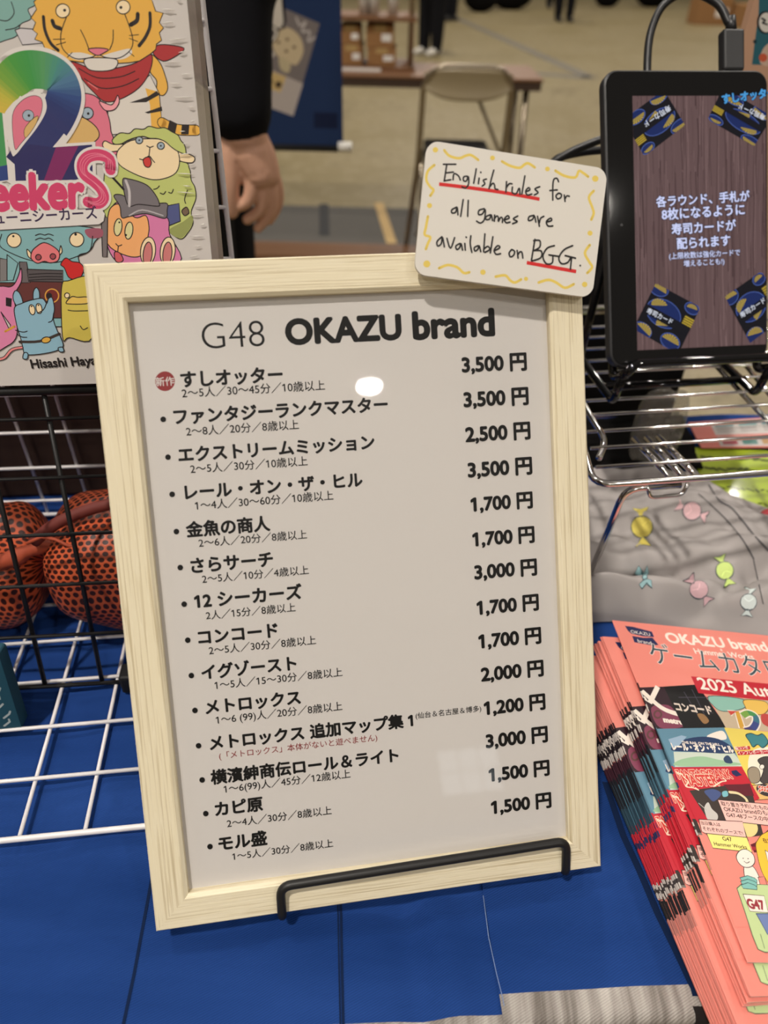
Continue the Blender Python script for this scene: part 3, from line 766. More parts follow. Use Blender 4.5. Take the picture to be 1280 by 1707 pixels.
# striped cat
bp.poly([(800, 290), (850, 330), (880, 400), (895, 470), (870, 510), (835, 490), (835, 430), (800, 380)], TIG, True, OL, OW)
bp.poly([(560, 520), (700, 480), (800, 400), (850, 500), (866, 700), (580, 720), (575, 600)], WHT, False, OL, OW)
bp.poly([(775, 470), (845, 490), (866, 690), (808, 690), (800, 560)], TIG, False)
bp.poly([(690, 548), (790, 515), (835, 485), (852, 505), (780, 545)], DK); bp.poly([(772, 600), (862, 568), (866, 592), (790, 606)], DK)
bp.stroke([(865, 655), (940, 690), (1046, 695)], 58, OL); bp.stroke([(865, 655), (940, 690), (1046, 695)], 49, TIG)
bp.poly([(905, 640), (945, 660), (935, 710), (893, 690)], DK); bp.poly([(970, 665), (1010, 668), (1006, 718), (966, 716)], DK)
bp.poly([(825, 250), (880, 238), (982, 258), (930, 305), (870, 326), (820, 290)], RS, True, OL, OW)
bp.poly([(380, 330), (520, 372), (700, 345), (805, 290), (800, 380), (740, 470), (640, 530), (560, 542), (500, 492), (440, 425)], RS, True, OL, OW)
bp.stroke([(420, 365), (520, 415), (640, 410), (720, 380)], OW, OL); bp.stroke([(450, 420), (540, 470), (650, 460), (740, 420)], OW, OL); bp.stroke([(470, 440), (520, 475)], 7, cc(206, 110, 110))
hd = [(250, -60), (180, 10), (195, 50), (165, 95), (190, 120), (175, 160), (200, 180), (185, 210), (225, 225), (240, 260), (290, 270), (340, 320), (520, 345), (690, 335), (745, 325), (800, 290), (830, 265), (835, 235), (862, 215), (850, 175), (872, 150), (850, 120), (870, 70), (830, 60), (790, -60)]
bp.poly(hd, TIG, False, OL, OW)
for s in ([(232, 90), (240, 160), (270, 230), (310, 268)], [(800, 70), (800, 140), (775, 200), (742, 244)]): bp.stroke(s, 18, DK)
for s in ([(280, 112), (292, 140), (322, 152)], [(735, 75), (730, 110), (698, 132)]): bp.stroke(s, 22, DK)
bp.poly([(360, 290), (430, 280), (520, 300), (600, 280), (690, 260), (700, 290), (640, 318), (520, 300), (420, 322)], WHT, True)
bp.stroke([(355, 90), (325, 180), (335, 260), (400, 312), (480, 308), (522, 292), (570, 308), (640, 308), (700, 260), (705, 190), (660, 60)], OW, OL)
bp.stroke([(430, 160), (455, 210), (475, 265)], OW, OL); bp.stroke([(604, 160), (602, 220), (585, 265)], OW, OL)
bp.poly([(472, 262), (525, 256), (578, 264), (555, 282), (522, 296), (490, 282)], PK, True, OL, OW)
bp.poly([(450, 318), (520, 308), (622, 318), (612, 366), (540, 380), (470, 368)], WHT, True, OL, OW)
for e in ((335, 58), (657, 38)): bp.circle(e, 37, CR, OL, OW)
bp.circle((345, 55), 8, OL); bp.circle((645, 40), 8, OL)
for s in ([(285, 210), (345, 208)], [(300, 240), (350, 225)], [(690, 190), (740, 185)], [(690, 205), (735, 222)], [(360, 305), (385, 280)], [(690, 280), (715, 300)]): bp.stroke(s, OW * 0.7, OL)
# pink animal with a tan muzzle
bp.poly([(40, 830), (50, 640), (100, 540), (240, 495), (450, 497), (530, 530), (575, 610), (592, 700), (592, 840)], PK, True, OL, OW)
bp.poly([(530, 540), (590, 560), (612, 540), (628, 508), (636, 545), (610, 585), (560, 588)], cc(224, 150, 160), True, OL, OW)
bp.poly([(20, 640), (68, 640), (70, 800), (20, 800)], cc(190, 160, 110), False, OL, OW)
bp.poly([(130, 700), (180, 645), (300, 612), (430, 622), (515, 680), (522, 740), (430, 778), (160, 775)], cc(200, 164, 104), True, OL, OW)
for e in ((155, 617), (467, 604)): bp.circle(e, 31, EYE, OL, OW); bp.circle((e[0] + 4, e[1] + 2), 7, OL)
# green woolly animal
WOOL = cc(178, 186, 112)
bp.poly([(590, 800), (640, 850), (960, 860), (1010, 900), (1020, 960), (1040, 1000), (1045, 1060), (1020, 1130), (1030, 1190), (1000, 1245), (960, 1275), (880, 1230), (700, 1200), (560, 1150), (560, 900)], WOOL, True, OL, OW)
bp.poly([(900, 1230), (980, 1180), (1025, 1150), (1024, 1200), (965, 1270)], cc(140, 146, 88), True)
bp.poly([(605, 770), (560, 752), (548, 778), (580, 808), (650, 800), (680, 770)], CR, True, OL, OW)
bp.poly([(920, 800), (990, 815), (1038, 840), (1025, 868), (970, 862), (930, 838)], CR, True, OL, OW)
bp.poly([(640, 790), (720, 745), (900, 750), (955, 830), (940, 920), (850, 958), (760, 945), (650, 890), (622, 840)], CR, True, OL, OW)
wl = [(600, 745), (640, 710), (690, 712), (720, 688), (765, 690), (795, 674), (840, 684), (880, 682), (915, 702), (950, 722), (965, 750), (985, 775), (990, 820), (950, 808), (915, 785), (880, 755), (840, 740), (800, 738), (765, 728), (720, 735), (680, 750), (645, 768), (610, 768)]
bp.poly(wl, WOOL, True, OL, OW)
for e in ((743, 748), (858, 778)): bp.circle(e, 19, EYE, OL, OW); bp.circle(e, 5, OL)
bp.stroke([(783, 778), (800, 786), (818, 780)], OW, OL); bp.stroke([(800, 786), (795, 830)], OW, OL); bp.stroke([(745, 848), (770, 852), (795, 832), (815, 855), (825, 866)], OW, OL)
bp.poly([(765, 850), (795, 838), (808, 868), (795, 892), (772, 884)], cc(190, 62, 58), True, OL, OW)
for s in ([(820, 1010), (838, 1005), (850, 992)], [(855, 1030), (872, 1036), (884, 1022)], [(900, 1026), (916, 1030), (925, 1010)], [(1000, 1015), (985, 1060), (990, 1085)]): bp.stroke(s, OW, OL)
bp.poly([(880, 1100), (955, 1085), (962, 1180), (900, 1205), (880, 1190)], cc(78, 84, 128), False, OL, OW)
bp.poly([(970, 1125), (995, 1105), (1008, 1135), (985, 1150)], cc(110, 90, 74), True, OL, OW)
# long eared animal in a grey hat
bp.poly([(560, 1240), (575, 1160), (600, 1100), (660, 1080), (880, 1150), (905, 1250), (960, 1400), (700, 1420), (600, 1370)], cc(202, 118, 160), True, OL, OW)
bp.poly([(552, 1230), (572, 1170), (590, 1110), (640, 1090), (720, 1160), (778, 1150), (795, 1210), (790, 1260), (770, 1350), (700, 1370), (590, 1320)], cc(226, 162, 106), True, OL, OW)
for e in ((630, 1212), (688, 1230)): bp.circle(e, 21, cc(206, 198, 146), OL, OW, 46, 0.12)
bp.circle((637, 1186), 5, OL); bp.circle((672, 1254), 6, OL)
bp.stroke([(618, 1300), (632, 1312), (650, 1306)], OW, OL); bp.stroke([(632, 1312), (628, 1345)], OW, OL)
bp.poly([(612, 1345), (640, 1350), (658, 1385), (640, 1400), (616, 1390)], cc(196, 90, 96), True, OL, OW)
for x in (790, 895):
    bp.circle((x, 1340), 40, CR, OL, OW, 76, 0.1); bp.circle((x - 2, 1355), 24, cc(190, 112, 112), OL, OW, 64, 0.1)
HAT = cc(112, 106, 110)
bp.poly([(608, 1045), (650, 1040), (720, 1075), (830, 1085), (890, 1085), (892, 1120), (880, 1165), (780, 1140), (690, 1155), (650, 1160), (640, 1100)], HAT, True, OL, OW)
bp.poly([(655, 960), (690, 955), (780, 985), (830, 1040), (850, 1085), (840, 1100), (740, 1090), (690, 1100), (668, 1050)], HAT, True, OL, OW)
bp.stroke([(672, 965), (690, 1020), (690, 1098)], 14, cc(186, 180, 182))
bp.stroke([(690, 1150), (760, 1120), (870, 1150)], 7, cc(170, 165, 168)); bp.stroke([(600, 945), (660, 1010)], 12, OL)
# blue grey tusked animal at the bottom
BG = cc(124, 166, 170)
bp.poly([(-100, 1215), (495, 1215), (500, 1300), (470, 1345), (420, 1365), (440, 1440), (540, 1700), (-60, 1700)], BG, True, OL, OW)
bp.poly([(540, 1160), (575, 1160), (572, 1370), (548, 1370)], cc(112, 104, 104), False, OL, OW)
bp.poly([(455, 1225), (540, 1220), (545, 1262), (480, 1270)], cc(150, 84, 100), True)
bp.stroke([(10, 1250), (0, 1310), (60, 1350), (170, 1390), (300, 1400), (420, 1365), (480, 1335), (495, 1260)], OW, OL)
for e in ((76, 1282), (410, 1278)): bp.circle(e, 38, CR, OL, OW)
bp.circle((72, 1260), 6, OL); bp.circle((404, 1250), 7, OL)
for s in ([(190, 1256), (215, 1248), (240, 1254), (260, 1248), (285, 1256)], [(190, 1280), (215, 1270), (240, 1276), (262, 1270), (285, 1284)]): bp.stroke(s, OW, OL)
for s in ([(145, 1330), (150, 1365), (170, 1380), (165, 1350)], [(325, 1310), (332, 1345), (310, 1365), (318, 1340)]): bp.poly(s, CR, True, OL, OW)
bp.poly([(170, 1345), (190, 1320), (236, 1294), (290, 1318), (318, 1350), (310, 1390), (270, 1402), (238, 1394), (200, 1404), (168, 1380)], cc(212, 116, 120), True, OL, OW)
for e in ((206, 1372), (283, 1368)): bp.circle(e, 15, cc(150, 70, 78), OL, OW)
# small animals along the lower edge
bp.view(0.203125, 0, 400); OW = 8
bp.poly([(-80, 350), (230, 350), (240, 240), (520, 250), (520, 340), (700, 340), (720, 640), (-80, 640)], cc(96, 52, 50), False, OL, OW)
bp.poly([(160, 180), (220, 180), (250, 350), (170, 350)], cc(100, 92, 94), False, OL, OW)
bp.poly([(225, 240), (520, 250), (520, 345), (235, 340)], cc(84, 78, 80), False, OL, OW)
for y in (275, 300, 322): bp.stroke([(240, y + 8), (380, y), (510, y + 2)], OW, OL)
bp.poly([(0, 150), (60, 160), (80, 330), (0, 340)], cc(120, 116, 116), False, OL, OW); bp.poly([(60, 120), (150, 190), (110, 330), (60, 330)], BG, False, OL, OW)
bp.circle((428, 457), 60, cc(206, 150, 66)); bp.circle((428, 457), 50, cc(110, 44, 42)); bp.circle((405, 457), 24, OL)
bp.poly([(500, 200), (540, 148), (590, 175), (620, 180), (660, 190), (690, 240), (650, 320), (570, 310), (530, 230)], cc(190, 44, 44), True, OL, OW)
bp.poly([(510, 370), (560, 335), (760, 330), (760, 800), (570, 800), (520, 820), (505, 600)], cc(196, 178, 82), True, OL, OW)
bp.circle((552, 455), 21, CR, OL, OW); bp.poly([(545, 510), (590, 465), (640, 470), (720, 470), (720, 520), (570, 525)], cc(214, 180, 90), True, OL, OW)
bp.stroke([(560, 575), (610, 582), (720, 580)], OW, OL); bp.stroke([(660, 705), (685, 735), (720, 720)], OW, OL)
bp.poly([(-60, 420), (10, 380), (80, 385), (120, 360), (150, 300), (175, 230), (180, 330), (140, 410), (110, 460), (130, 560), (140, 780), (60, 870), (-60, 880)], cc(206, 124, 160), True, OL, OW)
bp.poly([(50, 470), (100, 480), (95, 550), (50, 540)], OL)
bp.stroke([(-20, 980), (40, 965), (100, 900), (190, 880)], 26, OL); bp.stroke([(-20, 980), (40, 965), (100, 900), (190, 880)], 15, cc(214, 130, 130))
MO = cc(132, 170, 188)
bp.poly([(110, 450), (130, 415), (165, 440), (190, 520), (150, 550), (115, 500)], MO, True, OL, OW); bp.poly([(280, 500), (275, 430), (300, 390), (325, 430), (320, 500)], MO, True, OL, OW)
bp.poly([(120, 560), (180, 520), (270, 490), (350, 480), (385, 520), (400, 480), (430, 475), (448, 560), (440, 650), (470, 740), (500, 800), (515, 880), (400, 925), (220, 940), (190, 880), (170, 800), (140, 700)], MO, True, OL, OW)
for x, y in ((265, 572), (322, 562)): bp.circle((x, y), 24, CR, OL, OW, 42, -0.2); bp.circle((x - 4, y - 28), 7, OL)
bp.stroke([(310, 600), (360, 570), (390, 500)], OW, OL); bp.stroke([(400, 675), (430, 660), (442, 600)], OW, OL)
bp.poly([(200, 925), (230, 930), (225, 975), (190, 970)], MO, True, OL, OW); bp.poly([(480, 885), (515, 880), (525, 915), (490, 915)], MO, True, OL, OW)
bp.stroke([(165, 835), (330, 830), (490, 770)], 22, C(70, 60, 56)); bp.circle((380, 820), 38, cc(206, 160, 70), OL, OW, 24, -0.2)
bp.stroke([(140, 770), (180, 795), (222, 798)], OW, OL); bp.stroke([(130, 740), (190, 755), (225, 748)], OW, OL)
bp.poly([(10, 590), (90, 700), (75, 725)], cc(190, 186, 180), False, OL, OW); bp.stroke([(45, 750), (122, 708)], 16, cc(206, 150, 60))
bp.text('Hisashi Hayashi', (265, 1052), (905, 1012), C(40, 34, 34), 0.03, base=True, dirpx=True)
# title: numeral, pink word and name plate
bp.view(0.3125, 0, 0)
one = [(-60, 990), (-60, 540), (12, 470), (62, 960)]
c2 = [(p.x, p.y) for p in smooth_pts([(2, 600), (10, 520), (50, 450), (110, 390), (180, 372), (260, 385), (320, 425), (345, 500), (325, 580), (280, 660), (215, 740), (140, 830), (95, 890)], False, 2)]
rain = [cc(196, 168, 70), cc(176, 168, 66), cc(110, 150, 60), cc(70, 140, 62), cc(62, 138, 70), cc(80, 140, 90), cc(70, 130, 120), cc(74, 110, 140), cc(48, 70, 120), cc(42, 52, 100), cc(48, 52, 98), cc(50, 54, 100), cc(46, 44, 84)]
rain = [tuple(rain[int(i / 4)][c] * (1 - i % 4 / 4) + rain[min(12, int(i / 4) + 1)][c] * (i % 4 / 4) for c in range(3)) + (1,) for i in range(52)]
foot2 = [(85, 965), (78, 850), (160, 770), (290, 786), (492, 772), (496, 958)]
bp.stroke(c2[5:], 232, cc(206, 200, 196)); bp.stroke(c2[:6], 150, cc(206, 200, 196)); bp.poly(one, cc(206, 200, 196))
bp.poly([(x + (18 if x > 300 else -14), y + (16 if y > 900 else -16)) for x, y in foot2], cc(206, 200, 196))
bp.poly([(-60, 975), (-60, 560), (4, 500), (46, 960)], cc(70, 140, 84)); bp.poly([(-60, 975), (-60, 900), (40, 880), (46, 960)], cc(50, 66, 120))
bp.stroke(c2, 150, rain[0], cols=rain, tip=False); bp.stroke(c2[4:-6], 190, rain[0], cols=rain[8:42], tip=False)
bp.poly(foot2, cc(48, 46, 90)); bp.poly([(235, 965), (300, 785), (420, 778), (330, 962)], cc(120, 44, 92))
# openings of the numeral
bp.poly([(20, 640), (60, 560), (110, 520), (170, 490), (225, 500), (248, 545), (245, 600), (200, 680), (130, 770), (85, 825), (62, 815)], cc(206, 200, 196), True)
bp.poly([(68, 620), (110, 545), (170, 512), (215, 520), (228, 560), (215, 620), (170, 695), (110, 770), (80, 790)], PK, True, OL, 2.5)
bp.poly([(132, 690), (170, 640), (205, 620), (190, 668), (140, 735)], cc(200, 164, 104), True, OL, 2.5); bp.circle((152, 617), 30, EYE, OL, 3); bp.circle((156, 617), 7, OL)
PINK = cc(196, 66, 104); OFF = cc(208, 202, 198)
bp.poly([(-80, 1130), (540, 1112), (562, 1140), (555, 1180), (530, 1198), (-80, 1232)], OFF, False, C(90, 84, 84), 4)
S = [(590, 905), (585, 850), (530, 826), (470, 838), (440, 880), (450, 930), (500, 970), (540, 1010), (555, 1055), (525, 1085), (470, 1078)]
bp.stroke(S, 84, OFF)
bp.text('eeker', (-40, 1118), (446, 1104), PINK, 0.05, halo=OFF, halow=0.055, base=True, dirpx=True, asp=1.15, slant=0.2)
bp.stroke(S, 58, PINK)
for off in (-16, 0, 16): bp.stroke([(x + off * 0.7, y + off * 0.5) for x, y in S], 3, cc(216, 130, 150))
bp.text('ューニシーカーズ', (-22, 1196), (524, 1164), C(66, 52, 84), 0.02, dirpx=True)
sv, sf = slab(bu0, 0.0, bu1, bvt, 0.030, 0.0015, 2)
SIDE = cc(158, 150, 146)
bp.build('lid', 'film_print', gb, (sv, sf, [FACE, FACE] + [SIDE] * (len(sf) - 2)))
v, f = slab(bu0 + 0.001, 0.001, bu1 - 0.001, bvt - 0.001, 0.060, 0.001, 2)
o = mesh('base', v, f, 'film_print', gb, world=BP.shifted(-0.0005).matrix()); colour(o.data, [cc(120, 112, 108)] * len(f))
# gathered film along the right box edge, its highlights painted as white colour
mbf = MB()
rnd = random.Random(4)
for i in range(46):
    v0 = 0.004 + i * 0.005 + rnd.uniform(-0.001, 0.001); L = rnd.uniform(0.002, 0.009)
    a = BP.at(bu1 - 0.0012 - rnd.uniform(0, 0.006), v0, 0.0008); b = a - BP.h * L + BP.v * rnd.uniform(-0.0008, 0.0008)
    mbf.tube([a, (a + b) / 2 + BP.n * 0.0002, b], [0.0001, 0.00028, 0.00008], 5)
mbf.build('glint_wrinkles', 'film_glint', gb, True)

# ================================================================== RIGHT: CHROME SHELF, TABLET, CLOTH, FLYERS
SY = radians(9); S1 = V((cos(SY), sin(SY), 0)); S2 = V((0.05, 0.9987, 0)); SZ = TZ + 0.12
SO = atz(1022, 807, SZ); SO.z = SZ; SLEN = 0.44; SDEP = 0.30
def sp(a, b, z=0.0): p = SO + S1 * a + S2 * b; return V((p.x, p.y, SZ + z))
sh = thing('wire_shelf', 'chrome wire shelf standing over the candy print cloth', 'shelf', sp(0, 0, -0.12), SY)
MB().tube(fillet([sp(-0.014, 0), sp(SLEN, 0), sp(SLEN, SDEP), sp(-0.014, SDEP)], 0.016, 6, True), 0.0026, 12, closed=True).build('rim', 'chrome', sh, True)
for k in range(1, 12):
    w0 = atz(980, (529, 546, 563, 582, 602, 622, 643, 668, 692, 720, 748, 780)[k], SZ + 0.002)
    b = (w0 - SO).dot(V((-S1.y, S1.x, 0))) / S2.dot(V((-S1.y, S1.x, 0)))
    rod('slat_wire', [sp(-0.010, b, 0.0022), sp(SLEN, b, 0.0022)], 0.0014, 'chrome', sh)
for x0, y0, x1, y1 in ((1198, 614, 1276, 698), (1247, 614, 1310, 690)):
    a = atz(x0, y0, SZ - 0.0016); b = atz(x1, y1, SZ - 0.0016); d = (b - a).normalized()
    rod('cross_wire', [a - d * 0.09, b + d * 0.085], 0.0022, 'chrome', sh)
MB().tube(smooth_pts([atz(972, 672, SZ + 0.003), atz(988, 700, SZ + 0.003), atz(1003, 724, SZ + 0.003), atz(1006, 742, SZ + 0.001), atz(998, 764, SZ)], False, 6), 0.0024, 10).build('end_loop', 'chrome', sh, True)
q0, q1 = sp(0.026, -0.001, -0.003), sp(0.056, -0.001, -0.003)
MB().tube(fillet([q0, q0 + V((0.003, -0.002, -0.009)), q1 + V((-0.002, -0.002, -0.009)), q1], 0.004, 5), 0.0014, 8).build('hook', 'chrome', sh, True)
for dx in (0.0, 0.010, 0.020):
    rod('hinge_bar', [sp(0.046 + dx, 0.006, -0.004), sp(0.030 + dx, 0.062, -0.005)], 0.0026, 'chrome', sh)

# tablet on its stand
TY, TL = radians(9), radians(33)
th_ = V((cos(TY), sin(TY), 0)); tb_ = V((-sin(TY), cos(TY), 0)); tv_ = V((0, 0, 1)) * cos(TL) + tb_ * sin(TL)
P0 = aty(1025, 612, 0.50)
DP = Plane(P0, th_, tv_)
D0, D1, DH = -0.0035, 0.1285, 0.2145
tt = thing('tablet', 'black tablet showing white Japanese text over a wood background', 'tablet', P0 - V((0, 0, 0.006)), TY)
tl = DP.uv((1010, 117)); DH = tl[1] + 0.001
v, f = slab(D0, 0.0, D1, DH, 0.0095, 0.011, 8)
mesh('body', v, f, 'black_plastic', tt, bevel=0.0018, world=DP.shifted(-0.0006).matrix())
v, f = slab(D0 + 0.0018, 0.0018, D1 - 0.0018, DH - 0.0018, 0.0012, 0.0095, 8)
mesh('front_glass', v, f, 'black_gloss', tt, world=DP.matrix())
s0 = DP.uv((1063, 584)); s1 = DP.uv((1053, 160))
X0, X1, Y0, Y1 = (s0[0] + s1[0]) / 2, (s0[0] + s1[0]) / 2 + 0.1075, s0[1], s1[1]
sc = Print(DP.shifted(0.00015)); sc.clipbox = (X0, X1, Y0, Y1); sc.lay = 2
WOOD = C(96, 74, 74)
sv, sf = slab(X0, Y0, X1, Y1, 0.0001)
rnd = random.Random(11)
for i in range(330):
    u = rnd.uniform(X0, X1); va = rnd.uniform(Y0 - 0.03, Y1); L = rnd.uniform(0.02, 0.09); w = rnd.uniform(0.0002, 0.0009); k = rnd.uniform(-34, 26)
    q = [(u + 0.0005 * sin(va * 300 + j + i), va + L * j / 5) for j in range(6)]; sc.lay = 3 + i % 12
    sc.uvstroke(q, w, C(96 + k, 74 + k * 0.9, 74 + k * 0.85), tip=False)
sc.lay = 18
def game_card(T, pts, tl_, tr_):
    sc.view(*T); sc.clippoly = [sc.px(p) for p in pts]; game_card_(T, pts, tl_, tr_); sc.clippoly = None
def game_card_(T, pts, tl_, tr_):
    """printed card on the screen: dark blue with gold fans; pts are its four corners, tl_/tr_ the lettering ends"""
    sc.view(*T); NV, GD, BL = C(9, 10, 20), C(176, 150, 48), C(18, 36, 88)
    a, b, c, d = [V((p[0], p[1], 0)) for p in pts]
    def q(u, w): r_ = a * (1 - u) * (1 - w) + b * u * (1 - w) + c * u * w + d * (1 - u) * w; return (r_.x, r_.y)
    rr = 0.05
    sc.poly([q(rr, 0), q(1 - rr, 0), q(1, rr), q(1, 1 - rr), q(1 - rr, 1), q(rr, 1), q(0, 1 - rr), q(0, rr)], NV)
    R_ = (b - a).length
    def disc(u, w, r_, fan, a0):
        c_ = V((*q(u, w), 0)); n = 22; ring = [q(u + r_ * cos(2 * pi * i / n), w + r_ * 0.72 * sin(2 * pi * i / n)) for i in range(n)]
        def inside(p): return True
        sc.poly(ring, BL); sc.stroke(ring + [ring[0]], 5, C(70, 92, 160), sm=False, tip=False)
        for fu, fw, fr_ in fan:
            for j in range(9):
                t0 = a0 + pi * j / 9; t1 = t0 + pi / 9 * 0.68
                p0_ = q(u + fu, w + fw)
                e = [q(u + fu + fr_ * cos(t_), w + fw + fr_ * 0.72 * sin(t_)) for t_ in (t0, (t0 + t1) / 2, t1)]
                sc.poly([p0_] + e, GD)
    disc(0.40, 0.45, 0.36, [(-0.14, -0.10, 0.17), (0.12, 0.20, 0.18)], 2.6)
    disc(0.86, 0.10, 0.15, [(0, 0, 0.11)], 3.0); disc(0.10, 0.06, 0.2, [(0.02, 0.02, 0.15)], 3.3); disc(0.16, 0.94, 0.2, [(0.02, -0.02, 0.17)], 3.6); disc(0.75, 0.86, 0.2, [(0, 0.0, 0.18)], 3.2)
    for j in range(6): sc.poly([q(0.80, 0.28 + j * 0.045), q(1.0, 0.28 + j * 0.045), q(1.0, 0.31 + j * 0.045), q(0.80, 0.31 + j * 0.045)], GD)
    sc.poly([q(0, 0.44), q(1, 0.44), q(1, 0.62), q(0, 0.62)], NV)
    sc.text('寿司カード', tl_, tr_, C(210, 214, 226), 0.02, dirpx=True)
CT = (0.234375, 980, 0); CB = (0.234375, 980, 300)
game_card(CT, [(690, 890), (400, 1112), (250, 850), (540, 640)], (572, 745), (392, 870))
game_card(CT, [(1180, 1040), (850, 850), (960, 620), (1310, 830)], (1262, 820), (1080, 735))
game_card(CB, [(480, 735), (798, 905), (640, 1240), (320, 1060)], (412, 945), (590, 1030))
game_card(CB, [(970, 830), (1230, 650), (1420, 960), (1150, 1160)], (1090, 985), (1262, 870))
sc.view(*CT)
sc.text('すしオッター', (955, 742), (1330, 690), C(70, 150, 210), 0.05, halo=C(8, 10, 30), halow=0.05, dirpx=True)
sc.view(*CB); TXc = C(206, 212, 248); HL = C(26, 28, 50)
for s, a, b in (('各ラウンド、手札が', (485, 196), (1145, 152)), ('8枚になるように', (525, 288), (1110, 250)), ('寿司カードが', (594, 392), (1048, 360)),
                ('配られます', (632, 494), (1008, 468))): sc.text(s, a, b, TXc, 0.028, halo=HL, halow=0.055, dirpx=True)
for s, a, b in (('(上限枚数は強化カードで', (575, 574), (1078, 546)), ('増えることも!)', (678, 626), (966, 608))): sc.text(s, a, b, TXc, 0.016, halo=HL, halow=0.06, dirpx=True)
sc.build('screen', 'screen_print', tt, (sv, sf, [WOOD] * len(sf)))
lens = DP.uv((1036, 375)); v, f = slab(lens[0] - 0.001, lens[1] - 0.001, lens[0] + 0.001, lens[1] + 0.001, 0.0002, 0.0009, 4)
mesh('camera_lens', v, f, 'cable_black', tt, world=DP.shifted(0.0001).matrix())
# stand
st = thing('tablet_stand', 'glossy black stand holding the tablet on the chrome shelf', 'stand', (P0.x + 0.05, P0.y, SZ + 0.0036), TY)
def dq(u, v, w): return DP.at(u, v, w)
zb = SZ + 0.0040
def low(p, z=None): return V((p.x, p.y, zb if z is None else z))
MB().tube(fillet([dq(0.006, -0.006, -0.012), dq(0.006, -0.006, 0.008), dq(0.012, 0.001, 0.009), dq(0.125, 0.001, 0.009), dq(0.130, -0.006, 0.008), dq(0.130, -0.006, -0.012)], 0.005, 5), 0.0036, 12).build('front_lip', 'black_gloss', st, True)
for u in (0.006, 0.130):
    MB().tube(fillet([dq(u, 0.12, -0.0165), dq(u, -0.0065, -0.0165), dq(u, -0.0065, 0.006)], 0.006, 5), 0.0036, 12).build('arm', 'black_gloss', st, True)
    fo = dq(u, -0.0065, 0.0); ba = dq(u, 0.10, -0.0165)
    MB().tube(fillet([fo, low(fo) + V((0, 0.006, 0)), low(ba) + V((0, 0.012, 0)), ba], 0.006, 5), 0.0034, 12).build('foot', 'black_gloss', st, True)
MB().tube([low(dq(0.006, -0.0065, 0)) + V((0, 0.03, 0)), low(dq(0.130, -0.0065, 0)) + V((0, 0.03, 0))], 0.0034, 12).build('cross_bar', 'black_gloss', st, True)
# charging cable and the two leads behind
pu = DP.uv((1226, 108))[0]; top = DP.at(pu, DH, -0.0055)
cb = thing('charging_cable', 'black charging cable looping above the tablet', 'cable', top, TY)
m = Matrix((DP.h, DP.v, DP.n)).transposed().to_4x4(); m.translation = top
MB().box((-0.0085, 0.0002, -0.0045), (0.0085, 0.030, 0.0045)).build('plug', 'black_plastic', cb, bevel=0.0018, world=m)
def tq(q, w): u, v_ = DP.uv(q); return DP.at(u, v_, w)
MB().tube([top + DP.v * 0.029, top + DP.v * 0.040], [0.0042, 0.0034], 12).build('strain_relief', 'cable_black', cb, True)
MB().tube(smooth_pts([top + DP.v * 0.038, tq((1222, 30), -0.006), tq((1208, -8), -0.010), tq((1170, -38), -0.018), tq((1135, -25), -0.024), tq((1117, 15), -0.028), tq((1110, 70), -0.028), tq((1110, 140), -0.026), tq((1125, 300), -0.03), tq((1160, 480), -0.04)], False, 8), 0.0030, 12).build('cord', 'cable_black', cb, True)
for k, (lab, pts) in enumerate((('upper of two black leads running behind the tablet', [(1060, 225), (1010, 231), (975, 243), (945, 257), (915, 278), (880, 320), (868, 380)]),
                                ('lower of two black leads running behind the tablet', [(1060, 250), (1010, 250), (975, 253), (945, 259), (925, 268), (905, 300), (900, 390)]))):
    o = MB().tube(smooth_pts([aty(x, y, 0.645 + 0.012 * k + 0.0000 * i) for i, (x, y) in enumerate(pts)], False, 7), 0.0032, 10).build('power_lead', 'cable_black', None, True)
    tag(o, lab, 'cable', 'black leads')

# black draped block behind the table, a black cloth under the shelf
BY_ = 0.745
bx0, bx1 = aty(935, 600, BY_).x, aty(1143, 660, BY_).x; btop = aty(1000, 417, BY_).z
bb = thing('draped_block', 'tall block under black cloth behind the chrome shelf and tablet', 'draped block', ((bx0 + bx1) / 2, BY_ + 0.06, 0))
mb = MB(); NZ = 14; m = Matrix.Translation(V(((bx0 + bx1) / 2, BY_ + 0.06, 0))); hw = (bx1 - bx0) / 2; vs = []; fs = []
for j in range(NZ + 1):
    z = btop * j / NZ
    for i in range(48):
        a = 2 * pi * i / 48; k = 0.3; cx = math.copysign(abs(cos(a)) ** k, cos(a)); sy = math.copysign(abs(sin(a)) ** k, sin(a)); w_ = 1 + 0.03 * sin(a * 9 + j * 0.2) * (1 - j / NZ)
        vs.append(m @ V((cx * hw * w_, sy * 0.055 * w_, z)))
for j in range(NZ):
    for i in range(48): fs.append((j * 48 + i, j * 48 + (i + 1) % 48, (j + 1) * 48 + (i + 1) % 48, (j + 1) * 48 + i))
fs += [tuple(range(47, -1, -1)), tuple(NZ * 48 + i for i in range(48))]
mesh('drape', vs, fs, 'black_bag', bb, True)
c4 = [V((0.165, 0.572, 0)), V((0.318, 0.585, 0)), V((0.330, 0.690, 0)), V((0.160, 0.672, 0))]; vs = []; fs = []
for j in range(11):
    for i in range(15):
        p = (c4[0] * (1 - i / 14) + c4[1] * i / 14) * (1 - j / 10) + (c4[3] * (1 - i / 14) + c4[2] * i / 14) * j / 10; vs.append((p.x, p.y, TZ + 0.003 + 0.002 * sin(i * 1.1 + j) + 0.0015 * sin(j * 1.7)))
for j in range(10):
    for i in range(14): a = j * 15 + i; fs.append((a, a + 1, a + 16, a + 15))
o = mesh('black_cloth', vs, fs, 'black_bag', None, True); sl = o.modifiers.new('t', 'SOLIDIFY'); sl.thickness = 0.002; sl.offset = 1
tag(o, 'crumpled black cloth lying under the chrome shelf behind the grey pouch', 'cloth')

